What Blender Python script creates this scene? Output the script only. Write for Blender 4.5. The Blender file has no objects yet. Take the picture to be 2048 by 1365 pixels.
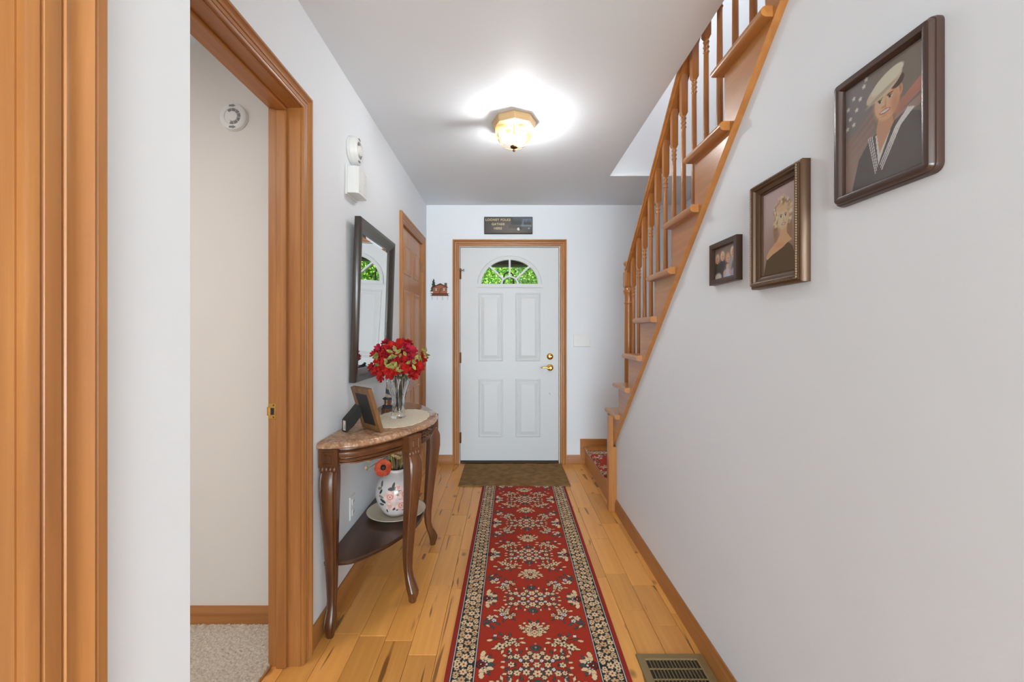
import bpy, bmesh, math, random
import numpy as np
from mathutils import Vector, Matrix, Euler

random.seed(7)
scene = bpy.context.scene
C = scene.collection
PI = math.pi

# ------------------------------------------------------------------ camera
F = 830.0                      # focal length in pixels of the 2048 px wide frame
CX, CY = 1014.0, 668.0         # vanishing point of the hall
H = 1.226                      # camera height
cam_d = bpy.data.cameras.new('camera')
cam_d.sensor_width = 36.0
cam_d.lens = F / 2048.0 * 36.0
cam_d.shift_x = (1024.0 - CX) / 2048.0
cam_d.shift_y = -(682.5 - CY) / 2048.0
cam_d.clip_start = 0.02
cam = bpy.data.objects.new('camera', cam_d)
cam.location = (0, 0, H)
cam.rotation_euler = (PI / 2, 0, 0)
C.objects.link(cam)
scene.camera = cam

# ------------------------------------------------------------------ world, lights, exposure
world = bpy.data.worlds.new('world')
scene.world = world
world.use_nodes = True
bg = world.node_tree.nodes['Background']
bg.inputs[0].default_value = (0.74, 0.86, 1.0, 1)
bg.inputs[1].default_value = 1.3

def area(name, loc, rot, sx, sy, power, col=(1, 1, 1)):
    d = bpy.data.lights.new(name, 'AREA')
    d.shape = 'RECTANGLE'
    d.size, d.size_y = sx, sy
    d.energy = power
    d.color = col
    o = bpy.data.objects.new(name, d)
    o.location = loc
    o.rotation_euler = rot
    C.objects.link(o)
    return o

sun_d = bpy.data.lights.new('sun', 'SUN')
sun_d.energy = 8.0
sun_d.angle = 0.01
sun_d.color = (1.0, 0.95, 0.85)
sun = bpy.data.objects.new('sun', sun_d)
sun.rotation_euler = (math.radians(48), 0, math.radians(25))
C.objects.link(sun)
# added fill behind the camera standing in for daylight, no window built
area('rear_fill', (0.2, -6.8, 0.95), (math.radians(97), 0, 0), 5.4, 1.7, 500, (0.74, 0.91, 1.0))
area('rear_up_fill', (0.2, -4.6, 0.5), (math.radians(120), 0, 0), 2.0, 0.7, 118, (0.74, 0.91, 1.0))  # added uplight to brighten the hall ceiling, no lamp stands here
# unseen fill lights added over the carpeted room and the stairwell
area('carpet_room_fill', (-1.9, 0.2, 2.39), (0, 0, 0), 1.0, 1.0, 25, (1.0, 0.94, 0.89))
area('upstairs_fill', (1.25, 1.9, 4.85), (0, 0, 0), 0.7, 2.0, 25, (1.0, 0.98, 0.95))
LAMP_STRENGTH = 285.0

scene.view_settings.view_transform = 'Standard'
scene.view_settings.look = 'None'
scene.view_settings.exposure = 0.12
scene.view_settings.gamma = 1.0
scene.view_settings.use_curve_mapping = False

# ------------------------------------------------------------------ mesh helpers
ORG = {}

def V3(p):
    return Vector(p)

class MB:
    def __init__(s):
        s.v, s.f = [], []
    def add(s, vs, fs):
        b = len(s.v)
        s.v += [tuple(p) for p in vs]
        s.f += [tuple(b + i for i in f) for f in fs]
        return s
    def box(s, x0, x1, y0, y1, z0, z1):
        vs = [(x0, y0, z0), (x1, y0, z0), (x1, y1, z0), (x0, y1, z0), (x0, y0, z1), (x1, y0, z1), (x1, y1, z1), (x0, y1, z1)]
        return s.add(vs, [(0, 3, 2, 1), (4, 5, 6, 7), (0, 1, 5, 4), (1, 2, 6, 5), (2, 3, 7, 6), (3, 0, 4, 7)])
    def cbox(s, x0, x1, y0, y1, z0, z1, c=0.002):
        """box with all twelve edges chamfered"""
        cx, cy, cz = (x0 + x1) / 2, (y0 + y1) / 2, (z0 + z1) / 2
        hx, hy, hz = (x1 - x0) / 2, (y1 - y0) / 2, (z1 - z0) / 2
        c = min(c, hx * .9, hy * .9, hz * .9)
        bm = bmesh.new()
        bmesh.ops.create_cube(bm, size=1.0)
        for v in bm.verts:
            v.co = Vector((cx + v.co.x * 2 * hx, cy + v.co.y * 2 * hy, cz + v.co.z * 2 * hz))
        bmesh.ops.bevel(bm, geom=bm.edges[:], offset=c, segments=1, profile=.5, affect='EDGES')
        bm.verts.index_update()
        s.add([v.co[:] for v in bm.verts], [[v.index for v in f.verts] for f in bm.faces])
        bm.free()
        return s
    def prism(s, poly, fn, d0, d1):
        """poly: 2D outline, fn(a, b, d) -> xyz"""
        n = len(poly)
        vs = [fn(a, b, d0) for a, b in poly] + [fn(a, b, d1) for a, b in poly]
        fs = [tuple(range(n - 1, -1, -1)), tuple(range(n, 2 * n))]
        fs += [(i, (i + 1) % n, n + (i + 1) % n, n + i) for i in range(n)]
        return s.add(vs, fs)
    def loft(s, rings, cap0=True, cap1=True, closed=True):
        n = len(rings[0])
        vs = [p for r in rings for p in r]
        fs = []
        for k in range(len(rings) - 1):
            for i in range(n if closed else n - 1):
                j = (i + 1) % n
                fs.append((k * n + i, k * n + j, (k + 1) * n + j, (k + 1) * n + i))
        if cap0: fs.append(tuple(range(n - 1, -1, -1)))
        if cap1: fs.append(tuple((len(rings) - 1) * n + i for i in range(n)))
        return s.add(vs, fs)
    def lathe(s, prof, c=(0, 0, 0), n=24, axis='z', a0=0.0, mat=None, cap0=True, cap1=True):
        rings = []
        for r, h in prof:
            ring = []
            for i in range(n):
                a = a0 + 2 * PI * i / n
                p = Vector((r * math.cos(a), r * math.sin(a), h))
                if axis == 'x': p = Vector((p.z, p.x, p.y))
                elif axis == 'y': p = Vector((p.x, p.z, p.y))
                if mat is not None: p = mat @ p
                ring.append(p + Vector(c))
            rings.append(ring)
        return s.loft(rings, cap0, cap1)
    def tube(s, pts, r, n=8, cap=True):
        pts = [Vector(p) for p in pts]
        rings = []
        t0 = (pts[1] - pts[0]).normalized()
        ref = Vector((0, 0, 1)) if abs(t0.z) < .9 else Vector((1, 0, 0))
        u = t0.cross(ref).normalized()
        for i, p in enumerate(pts):
            if i == 0: t = pts[1] - pts[0]
            elif i == len(pts) - 1: t = pts[-1] - pts[-2]
            else: t = pts[i + 1] - pts[i - 1]
            t.normalize()
            u = (u - t * u.dot(t)).normalized()
            w = t.cross(u)
            rr = r[i] if isinstance(r, (list, tuple)) else r
            rings.append([p + (u * math.cos(2 * PI * k / n) + w * math.sin(2 * PI * k / n)) * rr for k in range(n)])
        return s.loft(rings, cap, cap)
    def sphere(s, c, r, nu=12, nv=8):
        if not isinstance(r, (list, tuple)): r = (r, r, r)
        rings = []
        for j in range(1, nv):
            a = PI * j / nv
            rings.append([(c[0] + r[0] * math.sin(a) * math.cos(2 * PI * i / nu), c[1] + r[1] * math.sin(a) * math.sin(2 * PI * i / nu), c[2] - r[2] * math.cos(a)) for i in range(nu)])
        return s.loft(rings)
    def xf(s, m):
        s.v = [tuple(m @ Vector(p)) for p in s.v]
        return s
    def build(s, name, mat, parent=None, origin=None, smooth=None, normals=True):
        o = Vector(origin) if origin is not None else (ORG[parent.name].copy() if parent else Vector((0, 0, 0)))
        me = bpy.data.meshes.new(name)
        me.from_pydata([tuple(Vector(p) - o) for p in s.v], [], s.f)
        if normals:
            bm = bmesh.new(); bm.from_mesh(me)
            bmesh.ops.recalc_face_normals(bm, faces=bm.faces[:])
            bm.to_mesh(me); bm.free()
        return link(name, me, mat, parent, o, smooth)

def link(name, me, mat, parent=None, origin=(0, 0, 0), smooth=None):
    o = Vector(origin)
    if mat is not None and len(me.materials) == 0: me.materials.append(mat)
    if smooth is not None:
        me.polygons.foreach_set('use_smooth', [True] * len(me.polygons))
        if smooth < 180: me.set_sharp_from_angle(angle=math.radians(smooth))
    ob = bpy.data.objects.new(name, me)
    C.objects.link(ob)
    if parent:
        ob.parent = parent
        ob.location = o - ORG[parent.name]
    else:
        ob.location = o
    ORG[ob.name] = o.copy()
    return ob

def tag(o, label, cat, group=None, kind=None):
    if label: o['label'] = label
    if cat: o['category'] = cat
    if group: o['group'] = group
    if kind: o['kind'] = kind
    return o

def thing(name, loc, label, cat, group=None):
    o = bpy.data.objects.new(name, None)
    C.objects.link(o)
    o.location = loc
    o.empty_display_size = .05
    ORG[o.name] = Vector(loc)
    return tag(o, label, cat, group)

def struct_empty(name, loc, label, cat):
    o = thing(name, loc, label, cat)
    o['kind'] = 'structure'
    return o

def struct(name, mb, mat, label, cat, smooth=None, origin=None):
    o = mb.build(name, mat, None, origin, smooth)
    return tag(o, label, cat, kind='structure')

def copy_part(o, name, parent, loc):
    c = o.copy()
    c.name = name
    C.objects.link(c)
    c.parent = parent
    c.location = Vector(loc) - (ORG[parent.name] if parent else Vector((0, 0, 0)))
    ORG[c.name] = Vector(loc)
    return c

# ------------------------------------------------------------------ materials
def S(r, g, b):
    f = lambda c: (c / 255 / 12.92) if c / 255 <= .04045 else ((c / 255 + .055) / 1.055) ** 2.4
    return (f(r), f(g), f(b))

def c4(c): return (c[0], c[1], c[2], 1)

class Mat:
    def __init__(s, name, col=(.8, .8, .8), rough=.5, metal=0.0, spec=.5):
        s.m = bpy.data.materials.new(name)
        s.m.use_nodes = True
        s.t = s.m.node_tree
        s.p = s.t.nodes['Principled BSDF']
        s.p.inputs['Base Color'].default_value = c4(col)
        s.p.inputs['Roughness'].default_value = rough
        s.p.inputs['Metallic'].default_value = metal
        s.p.inputs['Specular IOR Level'].default_value = spec
    def n(s, kind, **kw):
        nd = s.t.nodes.new(kind)
        for k, v in kw.items():
            if k in nd.inputs: nd.inputs[k].default_value = v
            else: setattr(nd, k, v)
        return nd
    def l(s, a, b): s.t.links.new(a, b)
    def coords(s, scale=(1, 1, 1), kind='Object', rand=0.0):
        tc = s.n('ShaderNodeTexCoord')
        mp = s.n('ShaderNodeMapping')
        mp.inputs['Scale'].default_value = scale
        src = tc.outputs[kind]
        if rand:
            oi = s.n('ShaderNodeObjectInfo')
            mul = s.n('ShaderNodeMath', operation='MULTIPLY')
            mul.inputs[1].default_value = rand
            s.l(oi.outputs['Random'], mul.inputs[0])
            ad = s.n('ShaderNodeVectorMath', operation='ADD')
            s.l(src, ad.inputs[0]); s.l(mul.outputs[0], ad.inputs[1])
            src = ad.outputs[0]
        s.l(src, mp.inputs['Vector'])
        return mp.outputs['Vector']
    def ramp(s, fac, stops, interp='LINEAR'):
        r = s.n('ShaderNodeValToRGB')
        r.color_ramp.interpolation = interp
        el = r.color_ramp.elements
        while len(el) < len(stops): el.new(.5)
        for e, (p, c) in zip(el, stops):
            e.position = p
            e.color = c4(c) if len(c) == 3 else c
        s.l(fac, r.inputs[0])
        return r.outputs[0]
    def mix(s, fac, a, b, mode='MIX'):
        m = s.n('ShaderNodeMix', data_type='RGBA', blend_type=mode)
        for sock, val in ((m.inputs[0], fac), (m.inputs[6], a), (m.inputs[7], b)):
            if hasattr(val, 'links') or hasattr(val, 'is_linked'): s.l(val, sock)
            elif isinstance(val, (int, float)): sock.default_value = val
            else: sock.default_value = c4(val)
        return m.outputs[2]
    def bump(s, h, strength=.2, dist=.002):
        b = s.n('ShaderNodeBump')
        b.inputs['Strength'].default_value = strength
        b.inputs['Distance'].default_value = dist
        s.l(h, b.inputs['Height'])
        s.l(b.outputs[0], s.p.inputs['Normal'])
    def base(s, sock): s.l(sock, s.p.inputs['Base Color'])

def paint(name, col, rough=.6, bump=.05):
    m = Mat(name, col, rough, spec=.3)
    nz = m.n('ShaderNodeTexNoise', Scale=180.0, Detail=3.0)
    m.l(m.coords(), nz.inputs['Vector'])
    m.bump(nz.outputs[0], bump, .001)
    return m.m

def wood(name, light, dark, axis='z', rough=.35, rand=0.0, grain=1.0, contrast=1.0, coat=.25, streak=0.0):
    m = Mat(name, light, rough)
    def sc(across, along):
        v = [across * grain] * 3
        v['xyz'.index(axis)] = along * grain
        return tuple(v)
    n1 = m.n('ShaderNodeTexNoise', Scale=1.0, Detail=5.0, Roughness=.6, Distortion=.6)
    m.l(m.coords(sc(38, 1.6), rand=rand), n1.inputs['Vector'])
    n2 = m.n('ShaderNodeTexNoise', Scale=1.0, Detail=3.0, Roughness=.5)
    m.l(m.coords(sc(7, .8), rand=rand), n2.inputs['Vector'])
    mid = tuple((a + b) / 2 for a, b in zip(light, dark))
    a = m.ramp(n1.outputs[0], [(.5 - .25 / contrast, dark), (.5, mid), (.5 + .16 / contrast, light)])
    b = m.ramp(n2.outputs[0], [(.3, dark), (.62, light)])
    col = m.mix(.45, a, b)
    if streak:
        n3 = m.n('ShaderNodeTexNoise', Scale=1.0, Detail=2.0, Roughness=.5, Distortion=.8)
        m.l(m.coords(sc(22, 1.9), rand=rand * 1.7), n3.inputs['Vector'])
        k = m.ramp(n3.outputs[0], [(.645, (0, 0, 0)), (.685, (1, 1, 1))])
        mul = m.mix(1.0, k, (streak, streak, streak), 'MULTIPLY')
        col = m.mix(mul, col, S(104, 60, 26))
        vo = m.n('ShaderNodeTexVoronoi', Scale=1.0)
        v = [5.5] * 3; v['xyz'.index(axis)] = 3.6
        m.l(m.coords(tuple(v), rand=rand * 2.3), vo.inputs['Vector'])
        k2 = m.ramp(vo.outputs[0], [(.04, (1, 1, 1)), (.10, (0, 0, 0))])
        mul2 = m.mix(1.0, k2, (streak * .8,) * 3, 'MULTIPLY')
        col = m.mix(mul2, col, S(84, 48, 22))
    if rand:
        oi = m.n('ShaderNodeObjectInfo')
        sh = m.ramp(oi.outputs['Random'], [(0, (.80, .76, .72)), (.5, (.98, .97, .96)), (1, (1.08, 1.05, 1.03))])
        col = m.mix(1.0, col, sh, 'MULTIPLY')
    m.base(col)
    m.p.inputs['Coat Weight'].default_value = coat
    m.p.inputs['Coat Roughness'].default_value = .2
    m.bump(n1.outputs[0], .08, .001)
    return m.m

def vcol(name, rough=.6, bump=0.0, bscale=400.0, coat=0.0):
    m = Mat(name, (.5, .5, .5), rough)
    a = m.n('ShaderNodeVertexColor', layer_name='paint')
    m.base(a.outputs[0])
    if bump:
        nz = m.n('ShaderNodeTexNoise', Scale=bscale, Detail=2.0)
        m.l(m.coords(), nz.inputs['Vector'])
        m.bump(nz.outputs[0], bump, .002)
    m.p.inputs['Coat Weight'].default_value = coat
    return m.m

def thin_glass(name, tint=(1, 1, 1), gloss=.12, rough=.02):
    m = bpy.data.materials.new(name)
    m.use_nodes = True
    t = m.node_tree
    t.nodes.clear()
    out = t.nodes.new('ShaderNodeOutputMaterial')
    tr = t.nodes.new('ShaderNodeBsdfTransparent'); tr.inputs[0].default_value = c4(tint)
    gl = t.nodes.new('ShaderNodeBsdfGlossy'); gl.inputs['Roughness'].default_value = rough
    lw = t.nodes.new('ShaderNodeLayerWeight'); lw.inputs['Blend'].default_value = gloss
    mx = t.nodes.new('ShaderNodeMixShader')
    t.links.new(lw.outputs['Fresnel'], mx.inputs[0])
    t.links.new(tr.outputs[0], mx.inputs[1]); t.links.new(gl.outputs[0], mx.inputs[2])
    t.links.new(mx.outputs[0], out.inputs[0])
    return m

def emit(name, col, strength):
    m = Mat(name, col, .4)
    m.p.inputs['Emission Color'].default_value = c4(col)
    m.p.inputs['Emission Strength'].default_value = strength
    return m.m

WALL = paint('wall_paint', (.80, .825, .86))
CEIL = paint('ceiling_paint', (.79, .83, .875))
ROOMWALL = paint('warm_wall_paint', (.80, .765, .72))
DOORW = paint('door_white_paint', (.66, .665, .675), .4, .02)
WHITE = Mat('white_plastic', (.80, .80, .79), .35).m
OAK_L, OAK_D = S(188, 128, 70), S(144, 87, 42)
OAKZ = wood('oak_trim_vertical', OAK_L, OAK_D, 'z', .42, coat=.08)
OAKX = wood('oak_trim_across', OAK_L, OAK_D, 'x', .42, coat=.08)
OAKY = wood('oak_trim_along', OAK_L, OAK_D, 'y', .42, coat=.08)
ST_L, ST_D = S(188, 126, 66), S(154, 92, 42)
STZ = wood('stair_oak_vertical', ST_L, ST_D, 'z', .3)
STX = wood('stair_oak_across', ST_L, ST_D, 'x', .3)
STY = wood('stair_oak_along', ST_L, ST_D, 'y', .3)
PINE = wood('pine_door', S(192, 132, 74), S(158, 98, 48), 'z', .4)
PLANK = wood('plank_floor', S(242, 178, 94), S(220, 150, 72), 'y', .35, rand=37.0, streak=.8, coat=.15)
DARKW = wood('mahogany', S(120, 69, 33), S(50, 26, 11), 'z', .38, grain=.8, coat=.2)
DARKY = wood('mahogany_along', S(118, 68, 33), S(48, 25, 10), 'y', .38, grain=.8, coat=.2)
SHELFW = wood('mahogany_shelf', S(86, 50, 25), S(50, 27, 12), 'y', .35, grain=.8, coat=.3)
RUST = wood('weathered_frame_wood', S(138, 94, 54), S(74, 46, 24), 'z', .5, grain=1.5, coat=0)
BLACK = Mat('black_board', (.018, .017, .016), .6).m
DARKFR = Mat('dark_brown_frame', S(52, 42, 36), .28, 0, .6).m
BRONZE = Mat('bronze_frame', S(92, 66, 44), .38, .35).m
BROWNFR = Mat('brown_wood_frame', S(66, 42, 32), .35).m
BRASS = Mat('brass', S(222, 172, 92), .22, 1.0).m
ANTBR = Mat('antique_brass', S(200, 166, 122), .4, .5).m
BRONZEH = Mat('aged_bronze', S(92, 66, 40), .4, .8).m
CHROME = Mat('steel', (.55, .55, .55), .3, 1.0).m
MIRROR = Mat('mirror_silver', (.92, .93, .93), .01, 1.0).m
VENTM = Mat('register_enamel', S(140, 118, 80), .45, .2).m
RUBBER = Mat('black_rubber', (.02, .02, .02), .7).m
IRON = Mat('black_iron', (.015, .014, .013), .5).m
GLASS = thin_glass('clear_pane')
LAMPGLASS = thin_glass('lamp_glass', (.985, .975, .95), .14, .04)
PICGLASS = thin_glass('picture_glass', (1, 1, 1), .10, .03)
CRYSTAL = Mat('crystal', (.97, .98, .98), .02)
CRYSTAL.p.inputs['Transmission Weight'].default_value = 1.0
CRYSTAL.p.inputs['IOR'].default_value = 1.45
CRYSTAL = CRYSTAL.m

_m = Mat('rose_marble', S(190, 146, 118), .12)
_n = _m.n('ShaderNodeTexNoise', Scale=16.0, Detail=10.0, Roughness=.72, Distortion=1.2)
_m.l(_m.coords(), _n.inputs['Vector'])
_a = _m.ramp(_n.outputs[0], [(.32, S(114, 80, 58)), (.46, S(158, 118, 88)), (.56, S(188, 150, 118)), (.7, S(220, 194, 164))])
_n2 = _m.n('ShaderNodeTexVoronoi', Scale=70.0)
_m.l(_m.coords(), _n2.inputs['Vector'])
_b = _m.ramp(_n2.outputs[0], [(.0, S(236, 212, 186)), (.5, S(160, 108, 78))])
_m.base(_m.mix(.35, _a, _b))
MARBLE = _m.m

_m = Mat('carpet', S(196, 184, 168), .95, spec=.1)
_n = _m.n('ShaderNodeTexNoise', Scale=160.0, Detail=3.0)
_m.l(_m.coords(), _n.inputs['Vector'])
_m.base(_m.ramp(_n.outputs[0], [(.3, S(182, 166, 146)), (.65, S(220, 208, 192))]))
CARPET = _m.m

_m = Mat('brown_mat', S(120, 88, 50), .95, spec=.1)
_n = _m.n('ShaderNodeTexNoise', Scale=1.0, Detail=4.0)
_m.l(_m.coords((22, 300, 60)), _n.inputs['Vector'])
_n2 = _m.n('ShaderNodeTexNoise', Scale=14.0, Detail=3.0)
_m.l(_m.coords(), _n2.inputs['Vector'])
_a = _m.ramp(_n.outputs[0], [(.3, S(118, 88, 54)), (.7, S(160, 126, 86))])
_b = _m.ramp(_n2.outputs[0], [(.35, (.8, .8, .8)), (.65, (1.1, 1.1, 1.1))])
_m.base(_m.mix(1.0, _a, _b, 'MULTIPLY'))
_m.bump(_n.outputs[0], .5, .002)
MATM = _m.m

def flat(name, col, rough=.6): return Mat(name, col, rough).m

# ------------------------------------------------------------------ floor
YE = 3.915                # end wall
XL, XR = -.76, .756       # hall walls
ZC = 2.44
floor = struct('floor', MB().box(-3.1, 3.1, -7.2, YE + .12, -.12, -.004), flat('floor_seam', S(96, 60, 28), .6),
               'oak plank floor of light orange boards running down the hall', 'floor')
PW = .1097
rows = []
rng = random.Random(11)
pm = {}
def plank_mesh(L):
    k = round(L, 2)
    if k not in pm:
        mb = MB()
        g, c = .0006, .0016
        w, l = PW / 2 - g, L / 2 - g
        vs = [(-w, -l, -.016), (w, -l, -.016), (w, l, -.016), (-w, l, -.016),
              (-w, -l, -c), (w, -l, -c), (w, l, -c), (-w, l, -c),
              (-w + c, -l + c, 0), (w - c, -l + c, 0), (w - c, l - c, 0), (-w + c, l - c, 0)]
        fs = [(8, 9, 10, 11)]
        for a, b in ((0, 4), (4, 8)):
            for i in range(4):
                j = (i + 1) % 4
                fs.append((a + i, a + j, b + j, b + i))
        me = bpy.data.meshes.new('plank')
        me.from_pydata(vs, [], fs)
        me.materials.append(PLANK)
        pm[k] = me
    return pm[k]
for k in range(-2, 16):
    x = -.7073 + PW * (k + .5)
    if x < -.93 or x > .86: continue
    y = .2 + rng.uniform(-.3, 0)
    while y < YE:
        L = rng.choice([.28, .32, .36, .40, .44, .5, .58, .66])
        L2 = min(L, YE - y)
        if L2 > .03:
            L2 = round(L2, 2)
            link('plank', plank_mesh(L2), None, floor, (x, y + L2 / 2, 0))
        y += L2 if L2 > .03 else .1
back_floor = MB().box(-3.1, 3.1, -7.2, .02, -.004, 0)
back_floor.build('plank_field', PLANK, floor)

# ------------------------------------------------------------------ walls, ceilings
wl = MB()
wl.box(-.874, XL, .708, .745, 0, ZC)
wl.box(-.874, XL, .745, 1.547, 2.078, ZC)
wl.box(-.874, XL, 1.547, 2.985, 0, ZC)
wl.box(-.874, XL, 2.985, 3.735, 2.045, ZC)
wl.box(-.874, XL, 3.735, YE, 0, ZC)
struct('wall_left', wl, WALL, 'white painted hall wall on the left with mirror and doorway', 'wall')
wn = MB()
wn.box(-.66, -.54, .477, .707, 0, ZC)
wn.box(-.66, -.54, -.35, .477, 2.09, ZC)
wn.box(-.66, -.54, -1.2, -.37, 0, ZC)
wn.box(-.874, -.66, .60, .707, 0, ZC)
struct('wall_near_left', wn, WALL, 'white strip of wall at the left edge beside near door casing', 'wall')
we = MB()
we.box(-.9, -.455, YE, YE + .12, -.1, ZC)
we.box(-.455, .505, YE, YE + .12, 2.058, ZC)
we.box(.505, 1.78, YE, YE + .12, -.1, ZC)
struct('wall_end', we, WALL, 'white end wall holding the front door', 'wall')

# stair geometry
RISE, RUN = .2048, .2215
Z1, Y1 = .698, 2.98
def nose(k): return Y1 - RUN * (k - 1)
def tz(k): return Z1 + RISE * (k - 1)
SL = .935
def strz(y): return .435 + SL * (2.918 - y)

yt = 2.918 - (ZC - .06 - .435) / SL
wr = MB().prism([(.607, 0), (2.90, 0), (2.90, strz(2.90) + .06), (yt, ZC), (.607, ZC)], lambda a, b, d: (d, a, b), XR, .87)
struct('wall_right', wr, WALL, 'long white wall under the staircase on the right with framed portraits', 'wall')
struct('wall_near_right', MB().box(.8705, 3.1, .607, .70, 0, ZC).box(XR, .8705, .49, .606, 0, ZC), WALL, 'white room wall turning away at the right edge', 'wall')
struct('wall_stair', MB().box(1.65, 1.78, .70, YE, 0, 5.0), WALL, 'white wall beyond the staircase balusters', 'wall')
up = MB()
up.box(.7905, 1.65, 3.19, 3.1945, ZC + .0002, 5.0)
up.box(.7905, 1.65, 3.1945, 3.30, 2.721, 5.0)
up.box(.68, .79, .70, 3.30, 2.7205, 5.0)
up.box(.68, 1.78, .608, .70, 2.7205, 5.0)
up.box(.8705, 1.65, .60, .70, ZC, 2.7205)
struct('wall_stairwell', up, WALL, 'shaded upper wall face above the stair opening in the ceiling', 'wall')
ce = MB()
ce.box(-.76, .79, .607, YE, ZC, 2.72)
ce.box(.79, 1.65, 3.195, YE, ZC, 2.72)
struct('ceiling', ce, CEIL, 'white hall ceiling around the brass light', 'ceiling')
cr = MB()
cr.box(-3.1, 3.1, -7.2, .607, ZC, 2.72)
cr.box(-3.1, -.76, .607, YE, ZC, 2.72)
cr.box(.6, 1.78, .60, 3.3, 5.0, 5.1)
struct('ceiling_rooms', cr, CEIL, 'ceiling over the side room and the room behind', 'ceiling')
# rooms the hall opens into
rm = MB()
rm.box(-3.1, -.8745, 1.745, 1.86, 0, ZC)
struct('wall_side_room', rm, ROOMWALL, 'beige wall seen through the left doorway', 'wall')
rb = MB()
rb.box(-3.1, -3.0, -7.2, 1.745, 0, ZC)
rb.box(3.0, 3.1, -7.2, .607, 0, ZC)
rb.box(-3.1, 3.1, -7.3, -7.2, 0, ZC)
rb.box(-3.0, -.66, -1.2, -1.1, 0, ZC)
rb.box(-1.35, -1.25, -1.1, .60, 0, ZC)
rb.box(-1.25, -.66, .52, .60, 0, ZC)
struct('wall_back', rb, WALL, 'walls of the rooms behind the camera', 'wall')

# ------------------------------------------------------------------ casings, jambs, baseboards
CAS = [(0, 0), (0, .009), (.05, .011), (.14, .012), (.17, .008), (.20, .012), (.30, .0125), (.40, .0125), (.42, .009), (.45, .014), (.58, .012), (.70, .015), (.78, .020), (.80, .015), (.84, .019), (.98, .019), (1.0, .017), (1.0, 0)]
def casing(parent, s0, s1, ztop, fn, w=.083, head=OAKY, legs=OAKZ, zb=0.0, legs_on=(1, 1)):
    """boards round an opening s0..s1 in a wall plane; fn(s, z, proud) -> xyz"""
    prof = [(a * w, d) for a, d in CAS]
    if legs_on[0]:
        MB().loft([[fn(s0 - a, zb, d) for a, d in prof], [fn(s0 - a, ztop + a, d) for a, d in prof]]).build('side_casing', legs, parent, smooth=35)
    if legs_on[1]:
        MB().loft([[fn(s1 + a, zb, d) for a, d in prof], [fn(s1 + a, ztop + a, d) for a, d in prof]]).build('side_casing', legs, parent, smooth=35)
    MB().loft([[fn(s0 - a, ztop + a, d) for a, d in prof], [fn(s1 + a, ztop + a, d) for a, d in prof]]).build('head_casing', head, parent, smooth=35)

# left doorway
t = struct_empty('trim_1', (XL, 1.17, 0), 'oak casing and jambs around the doorway to the carpeted room', 'door trim')
casing(t, .768, 1.530, 2.061, lambda s, z, d: (XL + d, s, z), .057)
j = MB().box(-.878, XL, 1.527, 1.547, 0, 2.058).build('jamb', OAKZ, t)
MB().box(-.878, XL, .745, .765, 0, 2.058).build('jamb', OAKZ, t)
MB().box(-.878, XL, .745, 1.547, 2.058, 2.078).build('head_jamb', OAKY, t)
MB().cbox(-.845, -.808, 1.515, 1.527, 0, 2.046, .003).build('door_stop', OAKZ, t)
MB().cbox(-.845, -.808, .765, .777, 0, 2.046, .003).build('door_stop', OAKZ, t)
MB().cbox(-.845, -.808, .765, 1.527, 2.046, 2.058, .003).build('door_stop', OAKY, t)
zs = H - (823 - CY) / F * 1.526
sp = MB().cbox(-.878, -.848, 1.5245, 1.5275, zs - .029, zs + .029, .001)
sp.cbox(-.882, -.872, 1.522, 1.5275, zs - .016, zs + .016, .002).build('strike_plate', BRASS, t)
MB().box(-.868, -.856, 1.5235, 1.5245, zs - .013, zs + .012).build('latch_hole', BLACK, t)
mb = MB()
for dz in (-.022, .022): mb.lathe([(.0028, 0), (.0022, .001)], (-.858, 1.5245, zs + dz), 10, 'y', mat=Matrix.Scale(-1, 4, (0, 1, 0)))
mb.build('screw', BRONZEH, t)

# near doorway at the left edge of the picture
t = struct_empty('trim_2', (-.54, .05, 0), 'oak casing and jamb of the near doorway at the left picture edge', 'door trim')
casing(t, -.327, .457, 2.073, lambda s, z, d: (-.54 + d, s, z), .086)
MB().box(-.67, -.54, .455, .477, 0, 2.07).build('jamb', OAKZ, t)
MB().box(-.67, -.54, -.37, -.35, 0, 2.07).build('jamb', OAKZ, t)
MB().box(-.67, -.54, -.37, .477, 2.07, 2.09).build('head_jamb', OAKY, t)

# closet door casing and slab
t = struct_empty('trim_3', (XL, 3.36, 0), 'oak casing around the pine closet door', 'door trim')
casing(t, 3.005, 3.715, 2.025, lambda s, z, d: (XL + d, s, z), .075)
mb = MB()
mb.box(-.87, XL, 2.985, 3.005, 0, 2.045).box(-.87, XL, 3.715, 3.735, 0, 2.045).box(-.87, XL, 3.005, 3.715, 2.025, 2.045)
mb.build('jamb', OAKZ, t)

def ring(rect, w, r, n=5):
    a0, a1, b0, b1 = rect
    a0 += w; a1 -= w; b0 += w; b1 -= w
    r = max(r - w, .0002)
    pts = []
    for cx, cy, s in ((a1 - r, b1 - r, 0), (a0 + r, b1 - r, 1), (a0 + r, b0 + r, 2), (a1 - r, b0 + r, 3)):
        for i in range(n):
            an = PI / 2 * (s + i / (n - 1))
            pts.append((cx + r * math.cos(an), cy + r * math.sin(an)))
    return pts

def frame_mb(rect, prof, fn, r=.0002, n=5, fill=False, back=False):
    rings = []
    for w, d in prof:
        rings.append([fn(a, b, d) for a, b in ring(rect, w, r, n)])
    return MB().loft(rings, cap0=back, cap1=fill)

PANEL = [(0, 0), (.004, -.005), (.012, -.006), (.018, -.004), (.045, .003), (.05, .003)]

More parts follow.
